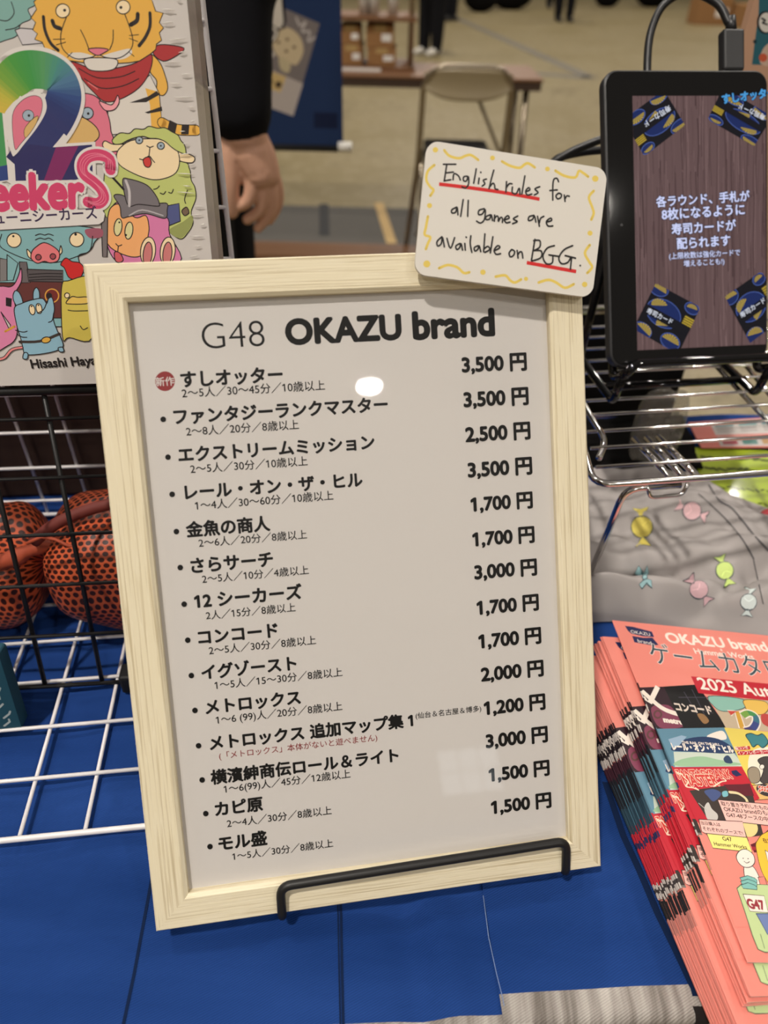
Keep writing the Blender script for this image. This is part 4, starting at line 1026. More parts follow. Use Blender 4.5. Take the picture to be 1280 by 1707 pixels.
# grey pouch with printed sweets
def hgt(x, y):
    u = (x - 0.125) / 0.33; w = (y - 0.368) / 0.255
    if not (0 < u < 1 and 0 < w < 1): return 0.0
    e = min(1, min(u, 1 - u) / 0.07) * min(1, min(w, 1 - w) / 0.09); e = e ** 0.5
    z = 0.017 + 0.0045 * sin(11 * u + 4 * w) + 0.0042 * sin(23 * w - 6 * u + 1) + 0.0022 * sin(40 * u + 25 * w) + 0.0006 * sin(70 * w - 30 * u)
    z += 0.010 * math.exp(-((w - 0.13 - 0.2 * (u - 0.4)) / 0.07) ** 2) - 0.007 * math.exp(-((w - 0.30 - 0.25 * (u - 0.4)) / 0.05) ** 2)
    z += 0.006 * math.exp(-((w - 1.4 * (u - 0.25)) / 0.06) ** 2) - 0.006 * math.exp(-((w - 1.4 * (u - 0.32)) / 0.035) ** 2)
    return max(0.0008, z * e)
def inpouch(x, y):
    a = V((0.22, 0.61)); b = V((0.345, 0.42))                 # sloping right edge of the pouch
    return True
vs = []; fs = []; NXp, NYp = 130, 100
def pw(u, w):
    ww = w
    x = 0.125 + 0.33 * u
    near = 0.3685 + 0.012 * sin(u * 9); far = 0.574 - max(0.0, x - 0.30) * 0.95
    fy = near + (far - near) * w
    return x, fy
for j in range(NYp + 1):
    for i in range(NXp + 1):
        x, y = pw(i / NXp, j / NYp); X_, Y_ = 0.125 + 0.33 * i / NXp, 0.368 + 0.255 * j / NYp
        vs.append((x, y, TZ - 0.0012 + hgt(X_, Y_)))
for j in range(NYp):
    for i in range(NXp): a = j * (NXp + 1) + i; fs.append((a, a + 1, a + NXp + 2, a + NXp + 1))
from mathutils.bvhtree import BVHTree
bvh = BVHTree.FromPolygons([V(v_) for v_ in vs], fs)
def drop(P):
    h = bvh.ray_cast(V((P[0], P[1], TZ + 0.3)), V((0, 0, -1))); return h[0].z if h[0] else TZ
GP = Plane((0, 0, TZ + 0.02), (1, 0, 0), (0, 1, 0))
def hitmap(q):
    k, ox, oy = cp.T; d = ray(q[0] * k + ox, q[1] * k + oy).normalized(); h = bvh.ray_cast(CAM, d)
    if h[0]: return (h[0].x, h[0].y)
    return GP.uv((q[0] * k + ox, q[1] * k + oy))
cp = Print(GP, hitmap); cp.view(0.287, 960, 560); DO = C(70, 84, 92)
def sweet(c, r_, ang, col):
    r_ = r_ * 1.12
    ca, sa = cos(ang), sin(ang)
    def L(x, y): return (c[0] + x * ca - y * sa, c[1] + x * sa + y * ca)
    for s in (-1, 1):
        cp.poly([L(s * r_ * 0.9, -4), L(s * r_ * 1.8, -r_ * 0.75), L(s * r_ * 1.65, 0), L(s * r_ * 1.8, r_ * 0.75), L(s * r_ * 0.9, 4)], col, False, DO, 4)
    cp.circle(c, r_, col, DO, 4)
    cp.stroke([L(-r_ * 0.5, -r_ * 0.5), L(-r_ * 0.1, 0), L(-r_ * 0.4, r_ * 0.55)], 5, tuple(min(1, x * 1.3) for x in col))
sweet((382, 1112), 56, 1.5, C(212, 196, 100)); sweet((672, 1020), 48, 0.4, C(216, 178, 182)); sweet((862, 1366), 46, -1.9, C(196, 216, 130))
sweet((712, 1478), 48, 0.9, C(206, 170, 176)); sweet((1000, 1550), 42, 1.7, C(206, 216, 214))
BW = C(150, 184, 188)
cp.poly([(396, 1412), (340, 1385), (362, 1340), (394, 1385), (412, 1338), (420, 1380)], BW, False, DO, 4); cp.poly([(400, 1412), (366, 1450), (382, 1474), (408, 1440), (440, 1470), (436, 1425)], BW, False, DO, 4); cp.circle((398, 1405), 14, BW, DO, 4)
SEAM = C(96, 94, 96)
cp.stroke([(770, 870), (830, 960), (900, 1000), (960, 1070), (1040, 1170), (1115, 1250)], 9, SEAM); cp.stroke([(710, 920), (860, 1060), (960, 1180), (1030, 1300)], 5, SEAM)
cp.stroke([(1030, 1310), (1060, 1450), (1085, 1560)], 7, SEAM)
nb = len(vs); GREYC = C(164, 158, 156)
V2, F2, C2 = [tuple(v_) for v_ in cp.v], [], []
for f_, c_ in zip(cp.f, cp.c):                       # big shapes are split into rings so that they follow the folds
    if len(f_) <= 4: F2.append(f_); C2.append(c_); continue
    n_ = len(f_); cx_ = sum(V2[i][0] for i in f_) / n_; cy_ = sum(V2[i][1] for i in f_) / n_; lz = V2[f_[0]][2]; prev = list(f_)
    for t_ in (0.66, 0.33):
        ring = []
        for i in f_: V2.append((cx_ + (V2[i][0] - cx_) * t_, cy_ + (V2[i][1] - cy_) * t_, lz)); ring.append(len(V2) - 1)
        for i in range(n_): F2.append((prev[i], prev[(i + 1) % n_], ring[(i + 1) % n_], ring[i])); C2.append(c_)
        prev = ring
    V2.append((cx_, cy_, lz))
    for i in range(n_): F2.append((prev[i], prev[(i + 1) % n_], len(V2) - 1)); C2.append(c_)
pv = [(v_[0], v_[1], drop(v_) + 0.0006 + v_[2] * 4) for v_ in V2]
o = mesh('pouch', vs + pv, fs + [tuple(i + nb for i in f_) for f_ in F2], 'fabric_print', None, True)
colour(o.data, [GREYC] * len(fs) + C2)
tag(o, 'grey cloth pouch printed with wrapped sweets under the chrome shelf', 'pouch')

for a, b in ((0.006, 0.0), (SLEN - 0.02, 0.0), (0.006, SDEP), (SLEN - 0.02, SDEP)):
    f = 0.0 if b == 0 else 0.01
    MB().tube(fillet([sp(a + 0.045, b, -0.005), sp(a + 0.004, b, -0.005), sp(a - 0.004, b + f, (drop(sp(a - 0.004, b)) - SZ + 0.0022) if a < 0.1 and b == 0 else -0.1185)], 0.012, 6), 0.0026, 10).build('leg', 'chrome', sh, True)

# flyers at the back edge
def flyer(name, lab, corners, dz, base, marks):
    P3 = [tab(*q) for q in corners]; o_ = P3[3].copy(); o_.z = TZ + dz
    pl = Plane(o_, P3[2] - P3[3], (0, 0, 1) if False else P3[0] - P3[3]); f_ = Print(pl)
    uv = [pl.uv_world(p) for p in P3] if hasattr(pl, 'uv_world') else [((p - o_).dot(pl.h), (p - o_).dot(pl.v)) for p in P3]
    marks(f_, uv)
    n = 4; sv = [(u, w, 0) for u, w in (uv[2], uv[1], uv[0], uv[3])] + [(u, w, -0.0012) for u, w in (uv[2], uv[1], uv[0], uv[3])]
    sf = [(0, 1, 2, 3), (7, 6, 5, 4)] + [(i, 4 + i, 4 + (i + 1) % 4, (i + 1) % 4) for i in range(4)]
    o = f_.build(name, 'gloss_print', None, (sv, sf, [base] * len(sf))); tag(o, lab, 'flyer')
def bil(uv, a, b): A, B_, C_, D_ = [V(p) for p in uv]; p = (A * (1 - a) + B_ * a) * (1 - b) + (D_ * (1 - a) + C_ * a) * b; return (p.x, p.y)
def m1(f_, uv):
    def R_(a0, b0, a1, b1, c_): f_.lay += 1; f_.face([bil(uv, a0, b0), bil(uv, a1, b0), bil(uv, a1, b1), bil(uv, a0, b1)], c_)
    R_(0.12, 0.04, 0.99, 0.55, C(196, 190, 186)); R_(0.12, 0.62, 0.99, 0.96, C(190, 184, 180))
    for j in range(6): R_(0.14 + j * 0.14, 0.08, 0.25 + j * 0.14, 0.24, (C(64, 120, 128), C(90, 140, 140))[j % 2]); R_(0.14 + j * 0.14, 0.30, 0.24 + j * 0.14, 0.34, C(120, 110, 110)); R_(0.14 + j * 0.14, 0.40, 0.24 + j * 0.14, 0.44, C(150, 140, 140))
    for j in range(7): R_(0.14 + j * 0.12, 0.66, 0.23 + j * 0.12, 0.9, (C(170, 80, 92), C(86, 130, 124), C(180, 140, 90))[j % 3])
flyer('flyer', 'pink and turquoise patterned flyer lying behind the chrome shelf', [(1145, 712), (1420, 694), (1440, 752), (1166, 754)], 0.006, C(214, 122, 112), m1)
def m2(f_, uv):
    rn = random.Random(5)
    for b in (0.14, 0.3, 0.55, 0.72, 0.86):
        a = 0.06
        while a < 0.93:
            w_ = rn.uniform(0.015, 0.05); f_.uvstroke([bil(uv, a, b), bil(uv, a + w_, b + rn.uniform(-0.03, 0.03))], 0.002 + 0.002 * (b < 0.4), C(66, 80, 24)); a += w_ + 0.02
flyer('flyer', 'lime green flyer with dark writing half under the grey pouch', [(1148, 748), (1400, 760), (1420, 905), (1192, 870)], 0.0022, C(164, 184, 46), m2)
rp = tab(1296, 862, 0.010); o = thing('wrapped_sweet', 'small red wrapped packet at the right photo edge', 'packet', (rp.x, rp.y, TZ), 0.3)
mat('red_film', C(176, 70, 74), 0.2, coat=0.8)
mb = MB(); mb.ball(rp, 0.012, 10, sc=(1.4, 0.8, 0.75)); mb.build('wrapper', 'red_film', o, True)
# clear plastic pot with bumps
pc = aty(1088, 742, 0.592); cpth = thing('plastic_pouch', 'clear dimpled plastic pouch behind the shelf bracket', 'pouch', (pc.x, pc.y, TZ), 0)
pillow('body', V((pc.x, pc.y, TZ + 0.047)), 0.023, 0.012, 0.041, 0, 'clear_plastic', cpth, ex=0.8, seed=2)
rnd = random.Random(3)
for i in range(16):
    MB().ball((pc.x + rnd.uniform(-0.017, 0.017), pc.y - 0.0125, TZ + 0.047 + rnd.uniform(-0.028, 0.030)), 0.0026, 7).build('dimple', 'clear_plastic', cpth, True)
# printed board on a pole at the top right corner
SBY = BY_ + 0.05; sx0 = aty(1228, 100, SBY).x; sz0 = aty(1300, 470, SBY).z
SPn = Plane(V((sx0, SBY, sz0)), (1, 0.0, 0), (0, 0.0, 1)); sd = Print(SPn); sd.view(0.234375, 980, 0)
sv, sf = slab(0, 0, 0.16, 0.30, 0.012, 0.01, 4); sd.clipbox = (0.001, 0.159, 0.001, 0.299)
sd.poly([(1225, -300), (1700, -300), (1700, 470), (1165, 460), (1185, 300), (1212, 100)], C(42, 96, 108))
sd.circle((1262, 160), 62, C(24, 26, 30), ry=82); sd.circle((1268, 160), 52, C(214, 210, 200), ry=70)
sd.stroke([(1235, 130), (1262, 148), (1240, 160), (1275, 175)], 11, C(24, 26, 30))
sd.poly([(1250, 340), (1330, 300), (1330, 460), (1225, 450)], C(196, 170, 150), True); sd.circle((1245, 410), 30, C(196, 90, 60)); sd.circle((1187, 296), 14, C(24, 50, 56))
pb_ = thing('printed_board', 'teal and tan printed board at the top right corner of the photo', 'display board', (bx1 - 0.03, SBY + 0.02, btop))
sd.build('panel', 'paper_print', pb_, (sv, sf, [C(190, 150, 122)] * len(sf)))
MB().tube(fillet([V((bx1 - 0.03, SBY + 0.02, btop - 0.001)), V((bx1 - 0.03, SBY + 0.02, sz0 + 0.03)), V((sx0 + 0.06, SBY + 0.02, sz0 + 0.03))], 0.01, 4), 0.004, 8).build('pole', 'black_matte', pb_, True)

# ================================================================== CATALOGUES
NB = 25; CW, CL, CTk = 0.148, 0.218, 0.0009
tTL, tBL = tab(1022, 1034, 0.035), tab(1248, 1604, 0.035)
vdir = (tTL - tBL); CL = vdir.length; vdir.normalize(); hd0 = V((vdir.y, -vdir.x, 0))
bet = radians(9.5); TPl = Plane(tBL, hd0 * cos(bet) - V((0, 0, 1)) * sin(bet), vdir)
bk = Print(TPl); bk.clipbox = (0.0, CW, 0.0, CL)
SAL = C(230, 136, 123); NVY = C(34, 40, 84); REDB = C(190, 36, 52); OFFW = C(238, 226, 214)
G4 = (0.21875, 1000, 1040); bk.view(*G4)
bk.poly([(190, 15), (250, 22), (395, 60), (412, 100), (330, 95), (240, 75), (215, 55)], NVY); bk.poly([(245, 92), (330, 106), (400, 105), (445, 160), (400, 165), (262, 140)], NVY)
bk.text('OKAZU', (238, 70), (385, 92), OFFW, 0.0, base=True, dirpx=True); bk.text('brand', (290, 140), (395, 160), OFFW, 0.0, base=True, dirpx=True)
bk.text('OKAZU brand', (520, 140), (1290, 212), OFFW, 0.03, base=True, dirpx=True)
bk.text('&', (920, 205), (936, 207), OFFW, 0.02, dirpx=True)
bk.text('Hammer Works', (728, 226), (1178, 272), OFFW, 0.02, base=True, dirpx=True)
bk.text('ゲームカタログ', (408, 300), (1620, 460), C(52, 72, 82), 0.0, halo=C(236, 222, 214), halow=0.022, dirpx=True, asp=1.25)
L0 = 495
def q4(pts, col, **k): bk.poly(pts, col, **k)
# picture strip: dark tile, black tile, animals tile
q4([(300, 485), (490, 478), (650, 810), (440, 810)], C(46, 24, 34)); q4([(390, 640), (520, 620), (590, 700), (640, 780), (455, 790)], C(130, 62, 86), sm=True)
bk.circle((440, 690), 34, C(96, 62, 60)); bk.circle((440, 690), 20, C(130, 62, 86))
bk.stroke([(318, 510), (470, 640), (600, 690)], 34, OFFW, tip=False); bk.stroke([(440, 478), (380, 600), (330, 560)], 30, OFFW, sm=False, tip=False)
bk.text('metro', (490, 748), (640, 768), OFFW, 0.07, base=True, dirpx=True)
q4([(485, 478), (740, 462), (975, 800), (640, 800)], C(16, 14, 16))
for a, b in (((600, 560), (820, 560)), ((640, 520), (760, 720)), ((700, 500), (800, 700)), ((560, 600), (860, 680))): bk.stroke([a, b], 5, C(70, 66, 78))
q4([(740, 690), (790, 690), (830, 740), (790, 760)], C(150, 112, 72), sm=True)
bk.text('コンコード', (585, 660), (860, 690), C(226, 210, 196), 0.05, dirpx=True, asp=1.4)
q4([(820, 545), (1300, 585), (1420, 830), (960, 795)], C(196, 176, 150)); q4([(830, 552), (1090, 575), (1100, 640), (960, 668), (880, 640)], C(140, 186, 172), sm=True, out=C(60, 80, 80), ow=5)
q4([(1100, 580), (1250, 590), (1285, 640), (1240, 690), (1140, 680), (1105, 630)], C(226, 184, 90), sm=True, out=C(110, 80, 40), ow=5); q4([(1230, 690), (1300, 700), (1320, 790), (1240, 760)], C(186, 70, 66), sm=True)
bk.stroke([(985, 680), (1045, 670), (1085, 800)], 46, OFFW, sm=False, tip=False); bk.stroke([(985, 680), (1045, 670), (1085, 800)], 32, C(120, 150, 70), sm=False, cols=[C(200, 70, 60), C(210, 160, 60), C(90, 150, 80)], tip=False)
n2 = [(1085, 700), (1130, 680), (1180, 700), (1190, 750), (1160, 800), (1110, 815)]; bk.stroke(n2, 54, OFFW, tip=False); bk.stroke(n2, 38, C(60, 110, 90), cols=[C(120, 160, 70), C(70, 140, 80), C(60, 110, 130), C(60, 70, 130), C(70, 60, 110)], tip=False)
q4([(693, 400), (1420, 470), (1420, 600), (750, 528)], REDB); bk.text('2025 Autumn', (770, 496), (1560, 590), OFFW, 0.02, base=True, dirpx=True)
# railway tile
q4([(435, 800), (960, 790), (1110, 1085), (560, 1095)], C(96, 138, 160)); q4([(560, 975), (1020, 985), (1100, 1085), (570, 1090)], C(196, 206, 192))
q4([(820, 850), (930, 815), (960, 880), (840, 880)], OFFW, sm=True); q4([(600, 1040), (760, 1010), (900, 1035), (1080, 1075), (600, 1085)], C(150, 186, 150), sm=True); q4([(940, 1030), (960, 1005), (985, 1010), (1010, 1060), (960, 1060)], C(46, 66, 96), sm=True)
q4([(540, 960), (620, 890), (780, 860), (930, 890), (1030, 985), (700, 975)], C(34, 56, 96), sm=True); q4([(520, 880), (620, 850), (660, 860), (600, 930), (560, 960)], C(150, 176, 200))
bk.text('THE RAIL ON THE HILL', (628, 912), (918, 930), OFFW, 0.03, base=True, dirpx=True); bk.text('レール・オン・ザ・ヒル', (560, 962), (1025, 985), OFFW, 0.06, dirpx=True, asp=1.5)
# yellow tile
q4([(945, 790), (1340, 830), (1500, 1280), (1150, 1240)], C(226, 204, 96)); q4([(1170, 960), (1400, 970), (1480, 1270), (1210, 1240), (1130, 1120)], C(232, 226, 206), sm=True)
q4([(1110, 850), (1150, 835), (1200, 850), (1240, 840), (1280, 900), (1240, 945), (1200, 920), (1165, 940), (1140, 900)], C(62, 128, 136), sm=True, out=C(30, 60, 70), ow=6)
q4([(1025, 938), (1140, 932), (1145, 958), (1032, 966)], REDB); q4([(1040, 972), (1290, 960), (1295, 990), (1052, 1002)], REDB)
bk.text('脳コンポ', (1034, 962), (1134, 955), OFFW, 0.02, dirpx=True); bk.text('インフレポーカー!', (1056, 998), (1285, 986), OFFW, 0.02, dirpx=True)
bk.view(0.15625, 1080, 1280)
q4([(1060, 40), (1110, -10), (1180, 20), (1190, 140), (1100, 160)], C(150, 136, 116), sm=True, out=C(60, 50, 46), ow=6)
q4([(1170, -80), (1280, -120), (1340, -40), (1330, 160), (1200, 150), (1230, 20)], C(70, 64, 62), sm=True, out=C(30, 28, 28), ow=6); bk.circle((1215, -10), 26, OFFW, C(30, 28, 28), 5)
q4([(1090, 190), (1330, 160), (1400, 330), (1150, 345)], C(220, 178, 110), out=C(60, 40, 30), ow=6); bk.circle((1260, 240), 110, C(60, 50, 52), ry=62, a0=0.3)
for k in range(9): bk.circle((1190 + (k % 5) * 28, 205 + (k // 5) * 30 + k % 3 * 6), 17, C(206, 92, 76), OFFW, 4)
# red tile with dark picture
q4([(250, -5), (1000, -10), (1190, 330), (560, 610), (510, 560)], REDB); q4([(440, 245), (830, 190), (1085, 170), (1230, 720), (1080, 740), (640, 560)], C(60, 50, 46)); q4([(800, 180), (1085, 175), (1130, 300), (1000, 300), (880, 260)], C(96, 28, 40))
bk.text('ファンタジーランクマスター', (455, 42), (705, 40), OFFW, 0.0, dirpx=True)
for s, a, b in (('FANTASYRANK', (330, 118), (905, 112)), ('MASTER', (400, 190), (760, 186))): bk.text(s, a, b, C(206, 64, 58), 0.04, halo=C(240, 214, 190), halow=0.05, base=True, dirpx=True, asp=1.5)
bk.stroke([(300, 40), (320, 70), (350, 60), (380, 100), (430, 150), (400, 200), (480, 215), (540, 240), (505, 215)], 12, C(240, 214, 190)); bk.stroke([(700, 200), (780, 150), (830, 140), (800, 110)], 12, C(240, 214, 190))
q4([(885, 35), (940, 25), (1000, 80), (940, 95), (900, 70)], NVY)
q4([(600, 250), (700, 230), (780, 280), (700, 360), (640, 310)], C(70, 84, 130), sm=True); q4([(790, 260), (840, 250), (850, 300), (800, 310)], C(120, 180, 190), sm=True)
bk.stroke([(870, 262), (960, 275), (1040, 330), (1060, 380)], 26, C(220, 204, 160)); q4([(600, 420), (640, 370), (680, 440), (740, 500), (730, 560), (640, 555), (610, 490)], C(196, 190, 184), sm=True); bk.stroke([(540, 380), (620, 450)], 9, C(180, 176, 170))
bk.circle((1080, 650), 90, C(226, 206, 140)); bk.stroke([(1010, 610), (1060, 760), (1100, 860)], 6, C(40, 34, 32))
# lower salmon part, speech boxes
q4([(530, 715), (1110, 790), (1600, 900), (1700, 1700), (700, 1700)], SAL)
q4([(1090, 820), (1140, 800), (1300, 640), (1500, 640), (1500, 900), (1130, 905)], C(96, 24, 36)); q4([(1100, 840), (1180, 850), (1180, 880), (1110, 880)], C(160, 40, 52))
PB = C(246, 190, 180); LNE = C(60, 44, 44)
q4([(740, 342), (1420, 400), (1480, 640), (830, 565)], PB, out=LNE, ow=7)
for s, a, b in (('取り置き予約したものの受取は', (785, 402), (1480, 470)), ('OKAZU brandのものもOK', (815, 462), (1480, 525)), ('G47-48ブースの中央で', (842, 522), (1400, 585))): bk.text(s, a, b, INK, 0.012, base=True, dirpx=True)
q4([(540, 552), (1005, 575), (1045, 745), (610, 702), (570, 680)], PB, out=LNE, ow=7)
bk.text('当日購入は', (568, 608), (775, 630), INK, 0.012, dirpx=True); bk.text('それぞれのブースで!', (588, 668), (1015, 720), INK, 0.012, dirpx=True)
q4([(622, 702), (1050, 745), (1110, 905), (690, 858)], C(244, 226, 130), out=LNE, ow=7)
bk.text('G47', (800, 778), (898, 788), INK, 0.01, base=True, dirpx=True); bk.text('Hammer Works', (708, 830), (1056, 868), INK, 0.01, base=True, dirpx=True)
bk.poly([(1150, 860), (1170, 770), (1240, 700), (1400, 690), (1400, 1300), (1230, 1150)], C(246, 190, 62), True, C(110, 84, 40), 6); bk.text('在庫', (1232, 800), (1330, 812), INK, 0.02, dirpx=True); bk.poly([(1245, 880), (1320, 930), (1275, 1000)], OFFW, False, LNE, 6)
q4([(1020, 1060), (1110, 1050), (1180, 1160), (1200, 1260), (1060, 1250)], OFFW, sm=True, out=LNE, ow=7); bk.poly([(940, 940), (985, 880), (1050, 875), (1120, 930), (1135, 1010), (1090, 1060), (1020, 1060), (960, 1010)], OFFW, True, LNE, 7)
bk.circle((1012, 968), 6, LNE); bk.circle((1064, 972), 6, LNE); bk.stroke([(1022, 1000), (1050, 1018), (1080, 1004)], 6, LNE)
q4([(1170, 1170), (1240, 1165), (1290, 1330), (1220, 1340)], SAL, out=LNE, ow=6)
bk.view(0.15625, 1080, 1450)
GRN = C(190, 208, 150); q4([(945, 200), (1000, 150), (1400, 170), (1500, 900), (1240, 880), (1170, 850), (1110, 700), (1030, 450)], GRN, out=C(70, 90, 70), ow=8)
for k in range(3): q4([(975 + k * 8, 88 + k * 38), (1060, 64 + k * 38), (1135, 90 + k * 38), (1160, 112 + k * 38), (1160, 140 + k * 38), (1000 + k * 6, 125 + k * 38)], C(128, 186, 178), out=C(40, 70, 70), ow=6)
q4([(1010, 262), (1235, 280), (1280, 460), (1085, 445)], OFFW, out=LNE, ow=6); bk.text('G47', (1075, 410), (1250, 430), C(150, 50, 60), 0.05, base=True, dirpx=True, asp=1.2)
q4([(1150, 470), (1400, 470), (1450, 700), (1270, 690)], C(110, 128, 176), out=C(50, 60, 90), ow=8); bk.stroke([(1195, 690), (1240, 840)], 6, C(90, 110, 90))
# the same strip of picture wraps round each folded spine
bands = []
for y0_, y1_, c_ in ((1034, 1146, SAL), (1146, 1165, C(46, 24, 34)), (1165, 1180, OFFW), (1180, 1213, C(60, 28, 40)), (1213, 1277, C(80, 120, 140)), (1277, 1292, C(180, 40, 56)), (1292, 1300, NVY), (1300, 1365, REDB),
                     (1365, 1388, C(52, 44, 42)), (1388, 1392, C(120, 112, 106)), (1392, 1400, C(52, 44, 42)), (1400, 1606, SAL)):
    bands.append((TPl.uv((1022 + 0.3965 * (y1_ - 1034), y1_))[1], TPl.uv((1022 + 0.3965 * (y0_ - 1034), y0_))[1], c_))
sbands = []
for y0_, y1_, c_ in ((1034, 1138, SAL), (1138, 1152, C(30, 20, 26)), (1152, 1163, C(196, 186, 180)), (1163, 1174, C(30, 20, 26)), (1174, 1186, C(196, 186, 180)), (1188, 1206, C(62, 28, 42)), (1206, 1250, C(24, 28, 36)), (1250, 1290, C(40, 66, 82)),
                     (1290, 1304, REDB), (1304, 1313, NVY), (1313, 1370, REDB), (1370, 1377, C(190, 180, 174)), (1377, 1383, C(60, 52, 52)), (1383, 1392, C(190, 180, 174)), (1395, 1425, C(24, 22, 24)), (1425, 1450, C(190, 120, 110)), (1450, 1606, SAL)):
    sbands.append((TPl.uv((1022 + 0.3965 * (y1_ - 1034), y1_))[1], TPl.uv((1022 + 0.3965 * (y0_ - 1034), y0_))[1], c_))
ev, ef, ec = [], [], []
def addf(vs_, col): b_ = len(ev); ev.extend(vs_); ef.append(tuple(range(b_, b_ + len(vs_)))); ec.append(col)
NSp = 5; WT = C(206, 200, 194)
def spine(k): a = pi / 2 + pi * k / NSp; return (CTk * 0.5 * cos(a) * 1.6, -CTk / 2 + CTk * 0.5 * sin(a))
for a_, b_, c_ in sbands:
    a_, b_ = max(0, a_), min(CL, b_)
    for k in range(NSp):
        u0_, w0_ = spine(k); u1_, w1_ = spine(k + 1); addf([(u0_, b_, w0_), (u1_, b_, w1_), (u1_, a_, w1_), (u0_, a_, w0_)], c_)
for a_, b_, c_ in bands:
    a_, b_ = max(0, a_), min(CL, b_)
    addf([(0.0, a_, 0), (0.0025, a_, 0), (0.0025, b_, 0), (0, b_, 0)], c_)
addf([(0.0025, 0, 0), (CW, 0, 0), (CW, CL, 0), (0.0025, CL, 0)], SAL)
CTo = 0.0001
addf([(0, CL, -CTk), (CW, CL, -CTo), (CW, 0, -CTo), (0, 0, -CTk)], SAL)
for y in (0, CL):
    q = [(0, y, 0), (CW, y, 0), (CW, y, -CTo), (0, y, -CTk)] + [(spine(k)[0], y, spine(k)[1]) for k in range(NSp - 1, 0, -1)]
    addf(q if y else q[::-1], WT)
addf([(CW, 0, 0), (CW, 0, -CTo), (CW, CL, -CTo), (CW, CL, 0)], WT)
proto = bk.build('catalogue', 'gloss_print', None, (ev, ef, ec))
rnd = random.Random(21)
base_h = TPl.h
for i in range(NB):
    top_ = i == NB - 1
    o = proto if top_ else proto.copy()
    t_ = i / (NB - 1)
    if not top_: COL.objects.link(o)
    z = 0.0012 + (0.035 - 0.0012) * t_
    if top_: bl_, rot = tBL, 0.0
    elif i >= NB - 7:
        g = (i - (NB - 7)) / 6; bl_ = atz(1240 + 16 * g, 1676 - 18 * g, TZ + z); rot = radians(1.6 + 1.2 * (1 - g))
    else:
        g = i / (NB - 8); bl_ = atz(1192 + 40 * g, 1722 - 6 * g, TZ + z); rot = radians(3.4 + 2.2 * (1 - g) + rnd.uniform(-0.05, 0.05))
    if not top_: bl_ = V((bl_.x + rnd.uniform(-0.0005, 0.0005), bl_.y + rnd.uniform(-0.0012, 0.0012), TZ + z))
    Rz = Matrix.Rotation(rot, 3, 'Z'); be = bet * t_
    vv = Rz @ vdir; h0 = Rz @ hd0; hh = h0 * cos(be) - V((0, 0, 1)) * sin(be)
    m = Matrix((hh, vv, hh.cross(vv))).transposed().to_4x4(); m.translation = bl_; o.matrix_world = m
    if top_: lab = 'topmost pink game catalogue, its whole cover in view, on the fanned stack'
    elif i == NB - 2: lab = 'second pink catalogue from the top, its logo corner showing at the left'
    else: lab = 'pink game catalogue of which only the folded spine shows in the fanned stack'
    tag(o, lab, 'catalogue', 'catalogues in the fanned stack')

# ================================================================== THE HALL BEHIND
def fuse(name, mb, mt, parent, vox, sm=6):
    """one continuous surface from overlapping tapered volumes"""
    me = bpy.data.meshes.new(name); me.from_pydata([tuple(v) for v in mb.v], [], mb.f); o = bpy.data.objects.new(name, me); COL.objects.link(o)
    r_ = o.modifiers.new('r', 'REMESH'); r_.mode = 'VOXEL'; r_.voxel_size = vox
    s_ = o.modifiers.new('s', 'SMOOTH'); s_.iterations = sm; s_.factor = 0.5
    bpy.context.view_layer.update(); n = bpy.data.meshes.new_from_object(o.evaluated_get(bpy.context.evaluated_depsgraph_get()))
    bpy.data.objects.remove(o); n.name = name; n.materials.clear(); n.materials.append(MATS[mt]); n.polygons.foreach_set('use_smooth', [True] * len(n.polygons))
    r = bpy.data.objects.new(name, n); COL.objects.link(r)
    if parent is not None: r.parent = parent; r.matrix_parent_inverse = parent.matrix_world.inverted()
    return r
def limb(mb, pts, rs):
    mb.tube(smooth_pts(pts, False, 4), [rs[min(len(rs) - 1, i // 4)] + (rs[min(len(rs) - 1, i // 4 + 1)] - rs[min(len(rs) - 1, i // 4)]) * (i % 4) / 4 for i in range(4 * (len(pts) - 1) + 1)], 12)
    mb.ball(pts[0], rs[0], 7); mb.ball(pts[-1], rs[-1], 7)

# the seller behind the table: profile to the left, near arm hanging
HY = 1.06
wr = aty(407, 212, HY); kn = aty(424, 268, HY); sleeve_top = aty(398, 0, HY)
bx_ = aty(436, 200, HY + 0.2).x - 0.172
pe = thing('person', 'person in black sleeves standing behind the game box, one hand hanging', 'person', (bx_, HY + 0.20, 0))
bx, by = aty(436, 200, HY + 0.2).x - 0.172, HY + 0.20
body = MB()
limb(body, [(bx, by, 0.95), (bx, by, 1.15), (bx - 0.01, by, 1.38)], [0.15, 0.14, 0.16])
limb(body, [(bx, by - 0.17, 1.40), (bx, by + 0.17, 1.40)], [0.055, 0.055])
limb(body, [(bx - 0.01, by, 1.42), (bx - 0.03, by, 1.52)], [0.055, 0.05]); body.ball((bx - 0.045, by, 1.62), 0.092, 12, sc=(1.05, 0.85, 1.25)); body.ball((bx - 0.148, by, 1.605), 0.016, 6, sc=(1, 0.8, 1.3))
for s in (-1, 1): body.ball((bx - 0.03, by + s * 0.082, 1.61), 0.024, 6, sc=(0.8, 0.4, 1.3)); limb(body, [(bx, by + s * 0.09, 0.92), (bx - 0.01, by + s * 0.095, 0.5), (bx, by + s * 0.10, 0.09)], [0.085, 0.058, 0.04]); limb(body, [(bx + 0.03, by + s * 0.10, 0.05), (bx - 0.16, by + s * 0.11, 0.04)], [0.038, 0.035])
limb(body, [(bx, by + 0.19, 1.38), (bx + 0.02, by + 0.25, 1.12), (bx - 0.02, by + 0.22, 0.90)], [0.05, 0.042, 0.03])
hx2 = V((bx - 0.02, by + 0.22, 0.86)); limb(body, [hx2 + V((0, 0, 0.04)), hx2 - V((0, 0, 0.05))], [0.028, 0.030])
